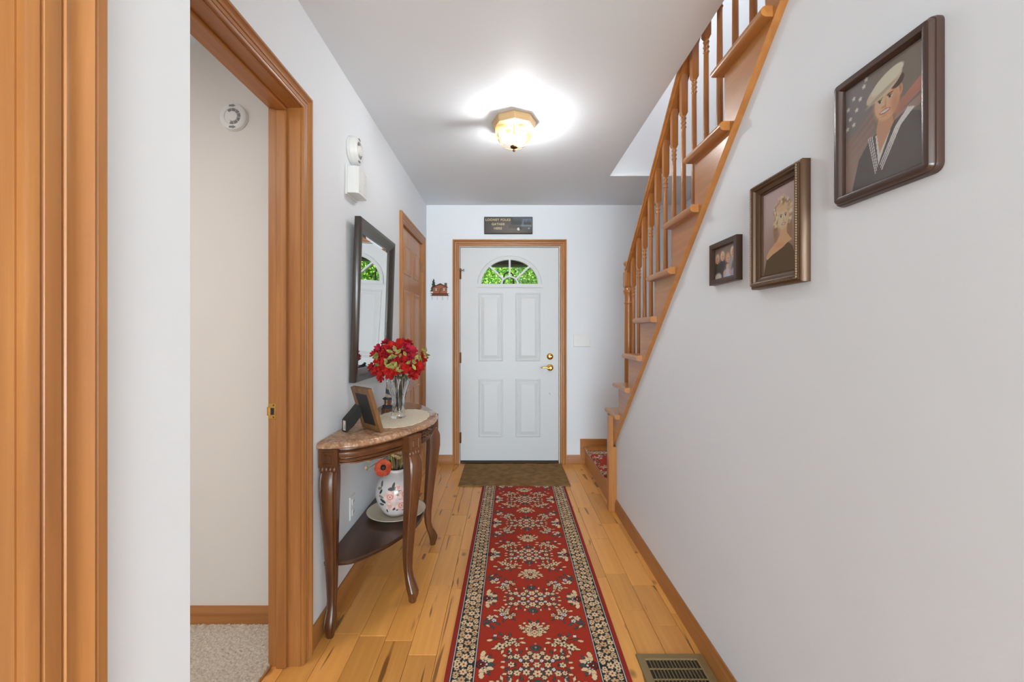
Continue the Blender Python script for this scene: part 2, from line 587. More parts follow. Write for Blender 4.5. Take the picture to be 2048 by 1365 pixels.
door2 = struct_empty('door_2', (-.80, 3.36, 0), 'natural pine six panel closet door on the left wall', 'door')
MB().cbox(-.800, -.769, 3.008, 3.712, .008, 2.022, .002).build('slab', PINE, door2)
PANEL_RAISE = [(0, 0), (.003, .006), (.010, .007), (.016, .003), (.020, .002), (.045, .007), (.05, .007)]
for (a0, a1) in ((3.095, 3.315), (3.405, 3.625)):
    for (b0, b1) in ((1.675, 1.90), (.98, 1.565), (.22, .79)):
        frame_mb((a0, a1, b0, b1), PANEL_RAISE, lambda a, b, d: (-.769 + d, a, b), fill=True).build('panel', PINE, door2)
for zz in (1.82, 1.02, .25):
    MB().lathe([(.006, 0), (.006, .09)], (-.757, 3.716, zz - .045), 10).box(-.768, -.757, 3.70, 3.716, zz - .045, zz + .045).build('hinge', flat('hinge_brass', S(150, 116, 72), .5), door2)
mb = MB().lathe([(.028, 0), (.028, .006), (.012, .01), (.012, .035), (.026, .045), (.028, .06), (.015, .07)], (-.769, 3.06, .96), 16, 'x')
mb.build('knob', BRASS, door2, smooth=40)

# baseboards
BB = [(0, 0), (.013, 0), (.014, .055), (.012, .062), (.010, .066), (.0085, .074), (.006, .083), (0, .083)]
def baseboard(name, p0, p1, nrm, mat, label):
    nx, ny = nrm
    mb = MB().loft([[(p[0] + nx * d, p[1] + ny * d, z) for d, z in BB] for p in (p0, p1)])
    struct(name, mb, mat, label, 'baseboard', 30)
baseboard('baseboard_right', (XR, .607), (XR, 2.858), (-1, 0), OAKY, 'oak baseboard along the right wall beside the floor vent')
baseboard('baseboard_left', (XL, 1.587), (XL, 2.93), (1, 0), OAKY, 'oak baseboard along the left wall behind the console table')
baseboard('baseboard_end', (XL, YE), (-.512, YE), (0, -1), OAKX, 'short oak baseboard left of the front door')
baseboard('baseboard_end_right', (.562, YE), (.69, YE), (0, -1), OAKX, 'short oak baseboard between front door and stair')
baseboard('baseboard_side_room', (-3.0, 1.745), (-.875, 1.745), (0, -1), OAKX, 'oak baseboard on the carpeted room wall')

# carpet of the side room
def grid_mesh(name, xs, ys, zf):
    nx, ny = len(xs), len(ys)
    X, Y = np.meshgrid(xs, ys, indexing='ij')
    Z = zf(X, Y)
    co = np.stack([X, Y, Z], -1).reshape(-1, 3)
    i = np.arange((nx - 1) * (ny - 1))
    a = (i // (ny - 1)) * ny + i % (ny - 1)
    fa = np.stack([a, a + ny, a + ny + 1, a + 1], -1)
    return co, fa

def np_mesh(name, co, fa):
    me = bpy.data.meshes.new(name)
    me.vertices.add(len(co)); me.vertices.foreach_set('co', co.astype(np.float32).ravel())
    n = len(fa)
    me.loops.add(n * 4); me.loops.foreach_set('vertex_index', fa.astype(np.int32).ravel())
    me.polygons.add(n)
    me.polygons.foreach_set('loop_start', np.arange(0, n * 4, 4, dtype=np.int32))
    me.update(calc_edges=True)
    return me

def set_paint(me, rgb):
    at = me.color_attributes.new('paint', 'FLOAT_COLOR', 'POINT')
    at.data.foreach_set('color', np.concatenate([rgb, np.ones((len(rgb), 1))], 1).astype(np.float32).ravel())

nrng = np.random.default_rng(3)
xs = np.concatenate([np.linspace(-3.0, -1.5, 6)[:-1], np.arange(-1.5, -.868, .0045)])
ys = np.concatenate([np.linspace(-1.1, .75, 6)[:-1], np.arange(.75, 1.744, .0045)])
def pile(X, Y):
    z = .012 + nrng.normal(0, .0022, X.shape)
    z += .0016 * np.sin(X * 190 + 3 * np.sin(Y * 60)) * np.sin(Y * 210)
    z[X > -.874] = -.002
    return z
co, fa = grid_mesh('carpet', xs, ys, pile)
me = np_mesh('carpet', co, fa)
tag(link('carpet', me, CARPET, smooth=180), 'beige pile carpet in the side room doorway', 'carpet', kind='structure')
MB().box(-.880, -.866, .765, 1.527, -.002, .006).build('edge_strip', OAKY, bpy.data.objects['trim_1'])

# ------------------------------------------------------------------ front door
PXM = F / YE
def ex(px): return (px - CX) / PXM
def ez(py): return H - (py - CY) / PXM
t = struct_empty('trim_4', (0.02, YE, 0), 'oak casing around the white front door', 'door trim')
casing(t, -.447, .497, 2.050, lambda s, z, d: (s, YE - d, z), .064, head=OAKX)
mb = MB().box(-.455, -.443, YE - .004, YE + .11, 0, 2.058).box(.489, .505, YE - .004, YE + .11, 0, 2.058).box(-.443, .489, YE - .004, YE + .11, 2.045, 2.058)
mb.build('jamb', DOORW, t)
MB().box(-.443, .489, YE + .005, YE + .11, -.004, .012).build('threshold', BRONZEH, t)

door1 = struct_empty('door_1', (.024, YE, .012), 'white four panel front door with half round window', 'door')
D0, D1, DZ0, DZ1 = ex(921), ex(1117), .016, 2.040
FC, FZ, FA, FB = ex(1019.3), ez(568.5), .270, .234     # fanlight hole
DYF = YE + .004
def curve_plate(name, outer, holes, y0, y1):
    cu = bpy.data.curves.new(name, 'CURVE')
    cu.dimensions = '2D'; cu.fill_mode = 'BOTH'
    cu.extrude = (y1 - y0) / 2
    for pts in [outer] + holes:
        sp = cu.splines.new('POLY')
        sp.points.add(len(pts) - 1)
        for q, (a, b) in zip(sp.points, pts): q.co = (a, b, 0, 1)
        sp.use_cyclic_u = True
    ob = bpy.data.objects.new(name, cu)
    C.objects.link(ob)
    dg = bpy.context.evaluated_depsgraph_get()
    me = bpy.data.meshes.new_from_object(ob.evaluated_get(dg))
    bpy.data.objects.remove(ob)
    mb = MB()
    mb.add([(v.co.x, (y0 + y1) / 2 + v.co.z, v.co.y) for v in me.vertices], [tuple(p.vertices) for p in me.polygons])
    bpy.data.meshes.remove(me)
    return mb
hole = [(FC + FA * math.cos(PI * i / 32), FZ + FB * math.sin(PI * i / 32)) for i in range(33)]
curve_plate('slab', [(D0, DZ0), (D1, DZ0), (D1, DZ1), (D0, DZ1)], [hole], DYF, DYF + .044).build('slab', DOORW, door1)
EMB = [(0, 0), (.004, .005), (.012, .006), (.018, .001), (.024, .001), (.055, .009), (.06, .009)]
for (x0, x1) in ((957, 1006), (1031, 1081)):
    for (ya, yb) in ((586, 723), (759, 875)):
        frame_mb((ex(x0), ex(x1), ez(yb), ez(ya)), EMB, lambda a, b, d: (a, DYF - d, b), fill=True).build('panel', DOORW, door1)
# fanlight surround, bars and panes
def arc(a, b, y, z0=0.0, n=32):
    return [(FC + a * math.cos(PI * i / n), y, FZ + b * math.sin(PI * i / n) + z0) for i in range(n + 1)]
prof = [(.034, 0), (.034, .010), (.026, .016), (.012, .016), (.004, .010), (-.004, .010), (-.004, -.03)]
mb = MB()
rings = [arc(FA + w, FB + w, DYF - d) for w, d in prof]
vs = [p for r in rings for p in r]; n = 33
mb.add(vs, [(k * n + i, k * n + i + 1, (k + 1) * n + i + 1, (k + 1) * n + i) for k in range(len(rings) - 1) for i in range(n - 1)])
mb.box(FC - FA - .034, FC + FA + .034, DYF - .016, DYF, FZ - .026, FZ)
mb.box(FC - FA - .045, FC + FA + .045, DYF - .012, DYF, FZ - .034, FZ - .026)
sur = mb.build('window_surround', DOORW, door1, smooth=40)
HUB = .078
def bar2(p, q, w):
    d = Vector((q[0] - p[0], q[1] - p[1])).normalized(); nn = Vector((-d.y, d.x)) * w / 2
    return [(p[0] + nn.x, p[1] + nn.y), (p[0] - nn.x, p[1] - nn.y), (q[0] - nn.x, q[1] - nn.y), (q[0] + nn.x, q[1] + nn.y)]
mapd = lambda a, b, d: (a, DYF + d, b)
for an in (42, 90, 138):
    c, s_ = math.cos(math.radians(an)), math.sin(math.radians(an))
    rr = 1 / math.sqrt((c / FA) ** 2 + (s_ / FB) ** 2)
    MB().prism(bar2((FC + HUB * c, FZ + HUB * .9 * s_), (FC + rr * c, FZ + rr * s_), .017), mapd, -.008, .03).build('muntin', DOORW, door1)
mb = MB()
ro, ri = [(FC + (HUB + .008) * math.cos(PI * i / 16), FZ + (HUB + .008) * .9 * math.sin(PI * i / 16)) for i in range(17)], [(FC + (HUB - .009) * math.cos(PI * i / 16), FZ + (HUB - .009) * .9 * math.sin(PI * i / 16)) for i in range(17)]
mb.prism(ro + ri[::-1], mapd, -.0092, .0312)
mb.build('muntin', DOORW, door1)
bounds = [0, 42, 90, 138, 180]
for a0, a1 in zip(bounds, bounds[1:]):
    out = []
    for i in range(9):
        an = math.radians(a0 + (a1 - a0) * i / 8)
        c, s_ = math.cos(an), math.sin(an)
        rr = 1 / math.sqrt((c / FA) ** 2 + (s_ / FB) ** 2)
        out.append((FC + rr * c, FZ + rr * s_))
    inn = [(FC + HUB * math.cos(math.radians(a0 + (a1 - a0) * i / 8)), FZ + HUB * .9 * math.sin(math.radians(a0 + (a1 - a0) * i / 8))) for i in range(9)]
    MB().prism(out + inn[::-1], mapd, .018, .022).build('pane', GLASS, door1)
MB().prism([(FC + HUB * math.cos(PI * i / 16), FZ + HUB * .9 * math.sin(PI * i / 16)) for i in range(17)], mapd, .018, .022).build('pane', GLASS, door1)
MB().cbox(D0, D1, DYF - .006, DYF + .044, .0125, .030, .001).build('door_sweep', RUBBER, door1)
for py in (548, 716, 876):
    z = ez(py)
    MB().lathe([(.007, -.05), (.007, .05)], (D0 - .004, DYF - .007, z), 10).box(D0 - .002, D0 + .008, DYF - .003, DYF, z - .05, z + .05).build('hinge', BRONZEH, door1)
# hinge pin stop
z = ez(541.5); x = D0
MB().tube([(x - .004, DYF - .012, z), (x + .03, DYF - .03, z)], .005).lathe([(.011, -.006), (.011, .006)], (x + .034, DYF - .03, z), 10, 'x').build('hinge_stop', CHROME, door1)
kx = ex(1100)
z = ez(713.6)
db = MB().lathe([(.031, 0), (.031, .006), (.027, .013), (.014, .018)], (kx, DYF, z), 28, 'y', mat=Matrix.Scale(-1, 4, (0, 1, 0))).build('deadbolt', BRASS, door1, smooth=40)
MB().cbox(kx - .017, kx + .017, DYF - .03, DYF - .016, z - .006, z + .006, .003).build('thumb_turn', BRASS, db)
z = ez(735.7)
lev = MB().lathe([(.032, 0), (.032, .006), (.028, .014), (.015, .019), (.012, .05), (.014, .055), (.010, .06)], (kx, DYF, z), 28, 'y', mat=Matrix.Scale(-1, 4, (0, 1, 0)))
lev.build('lever_rose', BRASS, door1, smooth=40)
lp = [(kx + .004, DYF - .052, z - .002), (kx - .018, DYF - .054, z - .004), (kx - .038, DYF - .054, z + .004), (kx - .058, DYF - .054, z + .009), (kx - .074, DYF - .054, z + .006), (kx - .088, DYF - .052, z - .002)]
MB().tube(lp, [.010, .0085, .0075, .007, .0065, .004], 10).build('lever_handle', BRASS, door1, smooth=60)
z = ez(787)
MB().lathe([(.010, 0), (.010, .004), (.006, .009), (.002, .010)], (kx, DYF, z), 16, 'y', mat=Matrix.Scale(-1, 4, (0, 1, 0))).build('button', WHITE, door1, smooth=40)
MB().box(D1 + .002, D1 + .012, DYF - .003, DYF + .002, ez(735) - .03, ez(735) + .03).build('strike_plate', BRONZEH, door1)

# ------------------------------------------------------------------ staircase
stair = thing('staircase', (1.2, 2.0, 0), 'oak staircase with turned balusters rising above the right wall', 'staircase')
XS, XT, XW = .733, .70, 1.648
TH = .030
# stringer
NT = 11
top = []
for k in range(1, NT + 1):
    zlow = tz(k - 1) - TH if k > 1 else strz(nose(1) - .03)
    top.append((nose(k) - .03, zlow))
    top.append((nose(k) - .03, tz(k) - TH))
yend = nose(NT) - .15
top.append((yend, tz(NT) - TH))
bot = [(yend, min(strz(yend), ZC - .001) if False else strz(yend)), (2.9495, strz(2.9495))]
poly = [p for p in top] + bot
# dedupe near equal first/last
poly = [(a, max(b, .40)) for a, b in poly]
MB().prism(poly, lambda a, b, d: (d, a, b), XS, XR - .0002).build('stringer', STY, stair)
# corner post under the first open tread
MB().cbox(.700, XR - .0003, 2.858, 2.905, 0, .446, .002).cbox(.700, XS - .0002, 2.858, 2.905, .44, Z1 - TH - .0003, .002).build('corner_post', STZ, stair)
MB().cbox(.716, .735, 2.905, 2.9497, 0, Z1 - TH - .0003, .001).build('end_board', STZ, stair)
# treads with bullnose front and return end
def bull(y0, y1, z0, z1, n=6):
    """side profile (y, z) with round nose at y1"""
    r = (z1 - z0) / 2
    p = [(y0, z0), (y0, z1)]
    for i in range(n + 1):
        a = PI / 2 - PI * i / n
        p.append((y1 - r + r * math.cos(a), z0 + r + r * math.sin(a)))
    return p
for k in range(1, NT + 1):
    z0, z1 = tz(k) - TH, tz(k)
    yb = nose(k) - .285
    mb = MB()
    bm = bmesh.new()
    bmesh.ops.create_cube(bm, size=1.0)
    for v in bm.verts:
        v.co = Vector(((XT if v.co.x < 0 else XR + .03), (yb if v.co.y < 0 else nose(k)), (z0 if v.co.z < 0 else z1)))
    ed = [e for e in bm.edges if (abs(e.verts[0].co.x - XT) < 1e-5 and abs(e.verts[1].co.x - XT) < 1e-5 and abs(e.verts[0].co.z - e.verts[1].co.z) < 1e-5) or (abs(e.verts[0].co.y - nose(k)) < 1e-5 and abs(e.verts[1].co.y - nose(k)) < 1e-5 and abs(e.verts[0].co.z - e.verts[1].co.z) < 1e-5)]
    bmesh.ops.bevel(bm, geom=ed, offset=TH * .48, segments=5, profile=.5, affect='EDGES')
    bm.verts.index_update()
    mb.add([v.co[:] for v in bm.verts], [[v.index for v in f.verts] for f in bm.faces])
    bm.free()
    # tread body stops at the next riser behind the stringer line
    mb.loft([[(x, y, z) for y, z in bull(nose(k + 1) - .03 - .014, nose(k), z0, z1)] for x in (XR + .03, XW)])
    mb.build('tread', STX if False else STY, stair, smooth=35)
    zb = tz(k - 1) if k > 1 else .17
    MB().box(XR, XW, nose(k) - .044, nose(k) - .0302, zb + .0005, z0 - .0003).build('riser', STX, stair)
# bottom landing step turned toward the hall
lt = MB()
lt.loft([[(a, y, b) for a, b in [(1.0, .138), (1.0, .170)] + [(.718 + .016 - .016 * math.cos(q), .154 + .016 * math.sin(q)) for q in (PI / 2, PI / 3, PI / 6, 0, -PI / 6, -PI / 3, -PI / 2)]] for y in (2.907, YE - .014)])
lt.build('landing_tread', STY, stair, smooth=35)
MB().box(.735, .752, 2.951, YE - .0135, 0, .1378).build('landing_riser', STY, stair)
MB().box(1.0, 1.02, 2.95, YE - .014, .1705, .40).build('riser', STY, stair)
MB().box(.985, XW, 2.95, YE - .014, .4003, .43).build('landing_tread', STY, stair)
sk = MB().prism([(.689, 0), (.735, 0), (.735, .14), (.735, .170), (XW, .170), (XW, .235), (.689, .235)], lambda a, b, d: (a, d, b), YE - .0135, YE - .0003)
sk.build('skirt_board', STX, stair)
# newel
XB = .832

NY = 2.838
nb = MB()
nb.cbox(XB - .030, XB + .030, NY - .030, NY + .030, Z1 + .0003, Z1 + .14, .004)
nb.lathe([(.030, 0), (.030, .012), (.025, .02), (.028, .028), (.025, .034), (.0295, .05), (.029, .40), (.026, .58), (.026, .59), (.030, .594), (.030, .602), (.026, .606), (.027, .650), (.034, .668), (.036, .676), (.036, .684), (.030, .692), (.029, .706)], (XB, NY, Z1 + .14), 20)
nb.cbox(XB - .031, XB + .031, NY - .031, NY + .031, Z1 + .845, Z1 + .955, .006)
nb.lathe([(.027, 0), (.027, .010), (.030, .014), (.027, .020), (.025, .034), (.034, .044), (.036, .052), (.033, .062), (.020, .071), (.005, .073)], (XB, NY, Z1 + .955), 20)
nb.build('newel_post', STZ, stair, smooth=40)
# handrail
RH = .835
def railz(y): return Z1 + (Y1 - y) * (RISE / RUN) + RH
rp = []
for a, b in [(-.022, -.052), (-.022, -.036), (-.031, -.030), (-.031, -.016), (-.024, -.004), (-.010, 0), (.010, 0), (.024, -.004), (.031, -.016), (.031, -.030), (.022, -.036), (.022, -.052)]:
    rp.append((a, b))
mb = MB().loft([[(XB + a, y, railz(y) + b) for a, b in rp] for y in (NY - .03, .74)])
mb.build('handrail', STY, stair, smooth=35)
# balusters: two per tread
def baluster(hgt, below):
    """hgt: full height; collar sits 'below' under the top"""
    m = MB()
    m.cbox(-.013, .013, -.013, .013, 0, .05, .002)
    zc = hgt - below
    m.lathe([(.0125, .05), (.0125, .056), (.009, .062), (.012, .068), (.009, .074), (.0125, .09), (.0122, .2), (.0100, zc - .08), (.0100, zc - .06), (.0130, zc - .054), (.0100, zc - .046), (.0100, zc - .04), (.0130, zc - .034), (.0100, zc - .026), (.0100, zc - .02), (.0130, zc - .012), (.010, zc - .004), (.011, zc)], (0, 0, 0), 14)
    pts = []
    for z, hw in ((zc - .001, .009), (zc + .012, .0143), (hgt - .02, .0145)):
        pts.append([(-hw, -hw, z), (hw, -hw, z), (hw, hw, z), (-hw, hw, z)])
    m.loft(pts)
    t_ = RISE / RUN * .0145
    m.loft([[(-.0145, -.0145, hgt - .02), (.0145, -.0145, hgt - .02), (.0145, .0145, hgt - .02), (-.0145, .0145, hgt - .02)],
            [(-.0145, -.0145, hgt + t_), (.0145, -.0145, hgt + t_), (.0145, .0145, hgt - t_), (-.0145, .0145, hgt - t_)]])
    return m
bal = {}
for k in range(2, NT):
    for q, dy in enumerate((.028, .139)):
        y = nose(k) - dy
        hgt = railz(y) - .051 - tz(k)
        if q not in bal:
            b = baluster(hgt, .178)
            ob = b.build('baluster', STZ, None, smooth=40)
            ob.parent = stair
            bal[q] = ob
        else:
            ob = bal[q].copy(); C.objects.link(ob); ob.parent = stair
        ob.location = Vector((XB, y, tz(k))) - ORG[stair.name]

# ------------------------------------------------------------------ rug painting
CRM, DRK, GRY, RED, PNK, WHT = S(232, 200, 158), S(30, 30, 32), S(70, 76, 74), S(166, 42, 14), S(196, 132, 120), S(224, 216, 210)
QU, QV, QR = .335, .381, .00125
nu, nv = int(QU / QR) + 1, int(QV / QR) + 1
gu, gv = np.meshgrid(np.arange(nu) * QR, np.arange(nv) * QR, indexing='ij')
tile = np.zeros((nu, nv, 3)); tile[:] = RED
def ell(cu, cv, a, b, ang, col, out=.0):
    c, s = math.cos(ang), math.sin(ang)
    x = (gu - cu) * c + (gv - cv) * s
    y = -(gu - cu) * s + (gv - cv) * c
    if out: tile[(x / (a + out)) ** 2 + (y / (b + out)) ** 2 < 1] = DRK
    tile[(x / a) ** 2 + (y / b) ** 2 < 1] = col
def flw(cu, cv, r, n=5, col=CRM, cen=RED, out=.0024, a0=0.0):
    for o in (out, 0):
        for i in range(n):
            a = a0 + 2 * PI * i / n
            ell(cu + r * .58 * math.cos(a), cv + r * .58 * math.sin(a), r * .42 + o, r * .30 + o, a, DRK if o else col)
    ell(cu, cv, r * .26, r * .26, 0, cen)
def leaf(cu, cv, L, ang, col=GRY, w=.36): ell(cu + L / 2 * math.cos(ang), cv + L / 2 * math.sin(ang), L / 2, L / 2 * w, ang, col, .0012)
def stem(pts, col=DRK, w=.0014):
    for (a, b), (c, d) in zip(pts, pts[1:]):
        n = max(2, int(math.hypot(c - a, d - b) / .0012))
        for i in range(n + 1): ell(a + (c - a) * i / n, b + (d - b) * i / n, w, w, 0, col)
def medallion(v0, sg):
    V = lambda v: v0 + sg * v
    for u, v, an in ((.012, .030, .9), (.030, .012, .5), (.058, .012, 2.4), (.075, .020, .6), (.075, .004, .2), (.105, .014, .9), (.100, .028, 1.3), (.020, .052, 1.2), (.060, .052, 1.8), (.090, .046, .8)):
        leaf(u, V(v), .020, sg * an, GRY, .42)
    for u, v, an in ((.100, .052, .9), (.112, .040, .3), (.070, .064, 1.2), (.034, .070, 1.4), (.118, .012, 0)): leaf(u, V(v), .015, sg * an, CRM, .6)
    for u, v, r in ((0, 0, .013), (.040, 0, .013), (.095, 0, .013), (.0, .040, .017), (.040, .034, .014), (.074, .038, .013), (.018, .019, .008), (.060, .020, .008), (.024, .056, .010), (.098, .036, .010)):
        flw(u, V(v), r, 6, CRM if r > .009 else WHT, RED if (u + v) < .06 else DRK, .0024, u * 40)
    leaf(0.004, V(.066), .026, sg * 1.0, GRY, .5); leaf(0.0, V(.064), .034, sg * PI / 2, GRY, .4)
    leaf(.006, V(.088), .014, sg * .5, GRY, .5); ell(0, V(.104), .004, .005, 0, PNK, .001); ell(0, V(.085), .004, .004, 0, PNK, .001)
medallion(0, 1); medallion(.381, -1)
def rosette(v0, sg):
    V = lambda v: v0 + sg * v
    u0 = .202
    for i, a in enumerate(np.linspace(PI / 2, PI, 4)):
        leaf(u0 + .016 * math.cos(a), V(.016 * math.sin(a)), .032, sg * a, CRM if i < 3 else GRY, .55)
    leaf(u0 - .02, V(.03), .02, sg * 2.2, GRY, .5)
    leaf(u0 + .002, V(.036), .03, sg * 1.75, CRM, .6)
    ell(u0, v0, .024, .022, 0, DRK); ell(u0 + .002, v0, .017, .016, 0, S(120, 24, 14)); ell(u0 + .004, v0, .009, .008, 0, DRK)
    for a in (1.7, 2.3, 3.0): ell(u0 + .017 * math.cos(a), V(.017 * math.sin(a)), .0035, .003, 0, WHT)
    ell(u0 + .004, v0, .0035, .0035, 0, CRM)
rosette(0, 1); rosette(.381, -1)
# palmette between medallions (fan opening to the plain side)
pv = .1905
_ell = ell
def ell(cu, cv, a, b, ang, col, out=.0): _ell(cu, 2 * pv - cv, a, b, -ang, col, out)
for a, L in ((-1.35, .036), (-.95, .040), (-.5, .045), (-.1, .036), (.4, .030), (.95, .028), (1.4, .03)):
    leaf(.010 * math.cos(a), pv + .010 * math.sin(a), L, a, CRM, .34)
flw(.026, pv - .012, .014, 5, CRM, DRK); flw(.050, pv + .0, .011, 5, CRM, RED)
flw(0, pv - .022, .015, 5, CRM, RED); flw(0, pv + .024, .012, 5, CRM, DRK)
ell(0, pv, .009, .010, 0, S(120, 24, 14), .002); ell(0, pv, .004, .005, 0, PNK)
leaf(.012, pv + .03, .022, 1.1, GRY); ell(.058, pv + .014, .006, .005, 0, CRM, .001); ell(.04, pv + .028, .006, .005, 0, CRM, .001)
ell(0, pv - .045, .006, .007, 0, CRM, .001); ell(.02, pv - .04, .006, .006, 0, CRM, .001)
ell = _ell
# branches beside medallion A
stem([(.075, .078), (.095, .098), (.118, .118)]); stem([(.079, .076), (.1, .095)], RED)
for u, v, r in ((.085, .110, .011), (.100, .125, .012), (.120, .128, .010), (.118, .098, .014), (.135, .108, .012), (.140, .082, .014), (.112, .078, .010)):
    flw(u, v, r, 5, CRM if (int(u * 1000) % 3) else WHT, DRK)
for u, v, a in ((.09, .13, 2.2), (.125, .14, 1.2), (.15, .118, .4), (.155, .085, -.2), (.125, .07, -.8)): leaf(u, v, .02, a, GRY if a > 0 else CRM)
# corner motif
for u, v, a in ((.175, .155, .3), (.19, .165, .8), (.205, .145, 1.4), (.198, .13, 1.7), (.165, .16, 2.6), (.18, .175, 2.0)): leaf(u, v, .026, a, GRY, .4)
flw(.185, .128, .016, 5, CRM, PNK); flw(.168, .146, .012, 5, WHT, DRK); leaf(.17, .115, .022, 2.6, CRM, .5); leaf(.2, .172, .02, 2.4, CRM, .4)
# cream sprays beside medallion B
for u, v, r in ((.088, .262, .017), (.110, .278, .018), (.138, .292, .020), (.118, .246, .013), (.072, .283, .012)):
    flw(u, v, r, 5, CRM, DRK)
stem([(.06, .25), (.1, .268), (.15, .25), (.175, .245)])
for u, v, a in ((.15, .3, .3), (.15, .255, -.3), (.17, .26, .1), (.06, .27, 3.0), (.065, .252, 3.4), (.1, .30, 1.8), (.125, .31, 1.2), (.13, .235, -.8), (.1, .24, -1.6)):
    leaf(u, v, .022, a, CRM if a > 0 else GRY, .42)
ell(.105, .318, .006, .007, 0, GRY, .001); ell(.16, .235, .007, .006, 0, WHT, .0015)
# border
tile[(gu > .2235)] = DRK
tile[(gu > .2255) & (gu < .2280)] = WHT
tile[(gu > .3085) & (gu < .3110)] = WHT
tile[(gu > .3135)] = S(150, 34, 18)
brng = random.Random(5)
bt = gu > .2290
for i in range(12):
    v = i * .0346
    for du, dv, r in ((0, 0, .0155), (-.024, .012, .013), (.025, -.010, .013), (-.025, -.013, .010), (.024, .014, .010)):
        flw(.2685 + du + brng.uniform(-.002, .002), v + dv, r, 6, CRM if brng.random() < .8 else S(206, 168, 124), S(140, 50, 30) if r > .015 else DRK, .0016, brng.random())
    ell(.2685, v + .0173, .006, .003, 0, GRY); ell(.25, v + .004, .003, .004, 0, GRY if i % 2 else S(176, 100, 60))
    ell(.288, v + .004, .003, .004, 0, GRY)
tile[(gu > .2225) & (gu < .2262)] = DRK
tile[(gu >= .2262) & (gu < .2285)] = WHT
tile[(gu > .3065) & (gu < .3082)] = DRK
tile[(gu > .3082) & (gu < .3108)] = WHT
tile[(gu > .3108) & (gu < .3140)] = DRK

def rug_paint(u, v):
    uu = np.clip((np.abs(u) / QR).round().astype(int), 0, nu - 1)
    w = np.abs(((v + .381) % .762) - .381)
    vv = np.clip((w / QR).round().astype(int), 0, nv - 1)
    return tile[uu, vv]
RUGM = vcol('rug_wool', .95, .35, 700.0)
W2 = .3325
ru = np.arange(-W2, W2 + .0012, .0025)
rvv = np.arange(.9, 3.318, .0026)
def rugz(X, Y):
    z = np.full(X.shape, .0085) + nrng.normal(0, .00025, X.shape)
    z[0, :] = z[-1, :] = z[:, 0] = z[:, -1] = .0006
    return z
co, fa = grid_mesh('rug', ru, rvv, rugz)
rgb = rug_paint(co[:, 0], co[:, 1] - 1.906)
ang = .0135
c0 = np.array([.122, 2.4])
wx = co[:, 0] + c0[0] + (co[:, 1] - c0[1]) * ang
co2 = np.stack([wx, co[:, 1] - co[:, 0] * ang, co[:, 2]], -1)
co2[:, :2] -= c0
me = np_mesh('runner_rug', co2, fa)
set_paint(me, rgb)
tag(link('runner_rug', me, RUGM, None, (c0[0], c0[1], 0)), 'long red oriental runner rug with cream flowers down the hall floor', 'rug')

# stair carpet on the landing step
ru = np.arange(-.335, .336, .003); rv = np.arange(0, .285, .003)
def scz(X, Y):
    z = np.full(X.shape, .1795)
    z[0, :] = z[-1, :] = .1705; z[:, 0] = .1705
    return z
co, fa = grid_mesh('sc', ru, rv, scz)
rgb = rug_paint(co[:, 0], co[:, 1] + .05)
wrap = np.clip((co[:, 1] - .0) / .02, 0, 1)
co3 = np.stack([.7165 + co[:, 1], 3.382 + co[:, 0], co[:, 2]], -1)
front = co[:, 1] < .002
me = np_mesh('stair_carpet', co3 - np.array([.85, 3.382, .17]), fa)
set_paint(me, rgb)
tag(link('stair_carpet', me, RUGM, None, (.85, 3.382, .17)), 'red and cream patterned carpet on the bottom stair step', 'carpet')

# doormat
dm = MB().cbox(-.392, .512, 3.322, 3.872, .0003, .010, .003)
tag(dm.build('doormat', MATM, None, (.06, 3.59, 0)), 'plain brown doormat in front of the white door', 'doormat')

# ------------------------------------------------------------------ floor register
rg = thing('floor_register', (.613, 1.42, 0), 'brown metal floor vent with slats beside the right baseboard', 'floor vent')
rx0, rx1, ry0, ry1 = .489, .7405, 1.20, 1.585
frame_mb((rx0, rx1, ry0, ry1), [(0, .0003), (.002, .005), (.027, .006), (.030, .004), (.030, -.0035)], lambda a, b, d: (a, b, d), .004).build('frame', VENTM, rg, smooth=30)
MB().box(rx0 + .026, rx1 - .026, ry0 + .026, ry1 - .026, -.003, .0008).build('damper', flat('vent_dark', (.02, .014, .008), .6), rg)
nsl = 15
for i in range(1, nsl):
    x = rx0 + .03 + (rx1 - rx0 - .06) * i / nsl
    MB().box(x - .0012, x + .0012, ry0 + .03, ry1 - .03, .001, .0052).build('slat', VENTM, rg)
y = ry1 - .03 - .042
while y > ry0 + .03:
    MB().box(rx0 + .03, rx1 - .03, y - .0012, y + .0012, .001, .0050).build('cross_bar', VENTM, rg)
    y -= .046

# ------------------------------------------------------------------ ceiling lamp
LX, LY = .040, 2.372
lamp = thing('ceiling_light', (LX, LY, ZC), 'octagonal brass ceiling light with clear glass bowl', 'ceiling light')
oct_ = lambda r, z, c=(LX, LY): [(c[0] + r * math.cos(-PI / 2 + PI / 4 * i), c[1] + r * math.sin(-PI / 2 + PI / 4 * i), z) for i in range(8)]
MB().loft([oct_(.126, ZC - .0005), oct_(.127, ZC - .006), oct_(.117, ZC - .040), oct_(.110, ZC - .042), oct_(.108, ZC - .030), oct_(.105, ZC - .012)]).build('base', ANTBR, lamp)
MB().loft([oct_(.106, 2.402), oct_(.107, 2.385), oct_(.100, 2.352), oct_(.082, 2.318), oct_(.055, 2.300), oct_(.016, 2.296)], False, False).build('glass_bowl', LAMPGLASS, lamp, smooth=20)
for i in range(8):
    a = -PI / 2 + PI / 4 * i
    pts = [(LX + r * math.cos(a), LY + r * math.sin(a), z) for r, z in ((.1065, 2.400), (.1072, 2.385), (.1002, 2.352), (.0822, 2.318), (.0555, 2.300), (.018, 2.296))]
    MB().tube(pts, .0016, 6).build('glass_rib', LAMPGLASS, lamp, smooth=60)
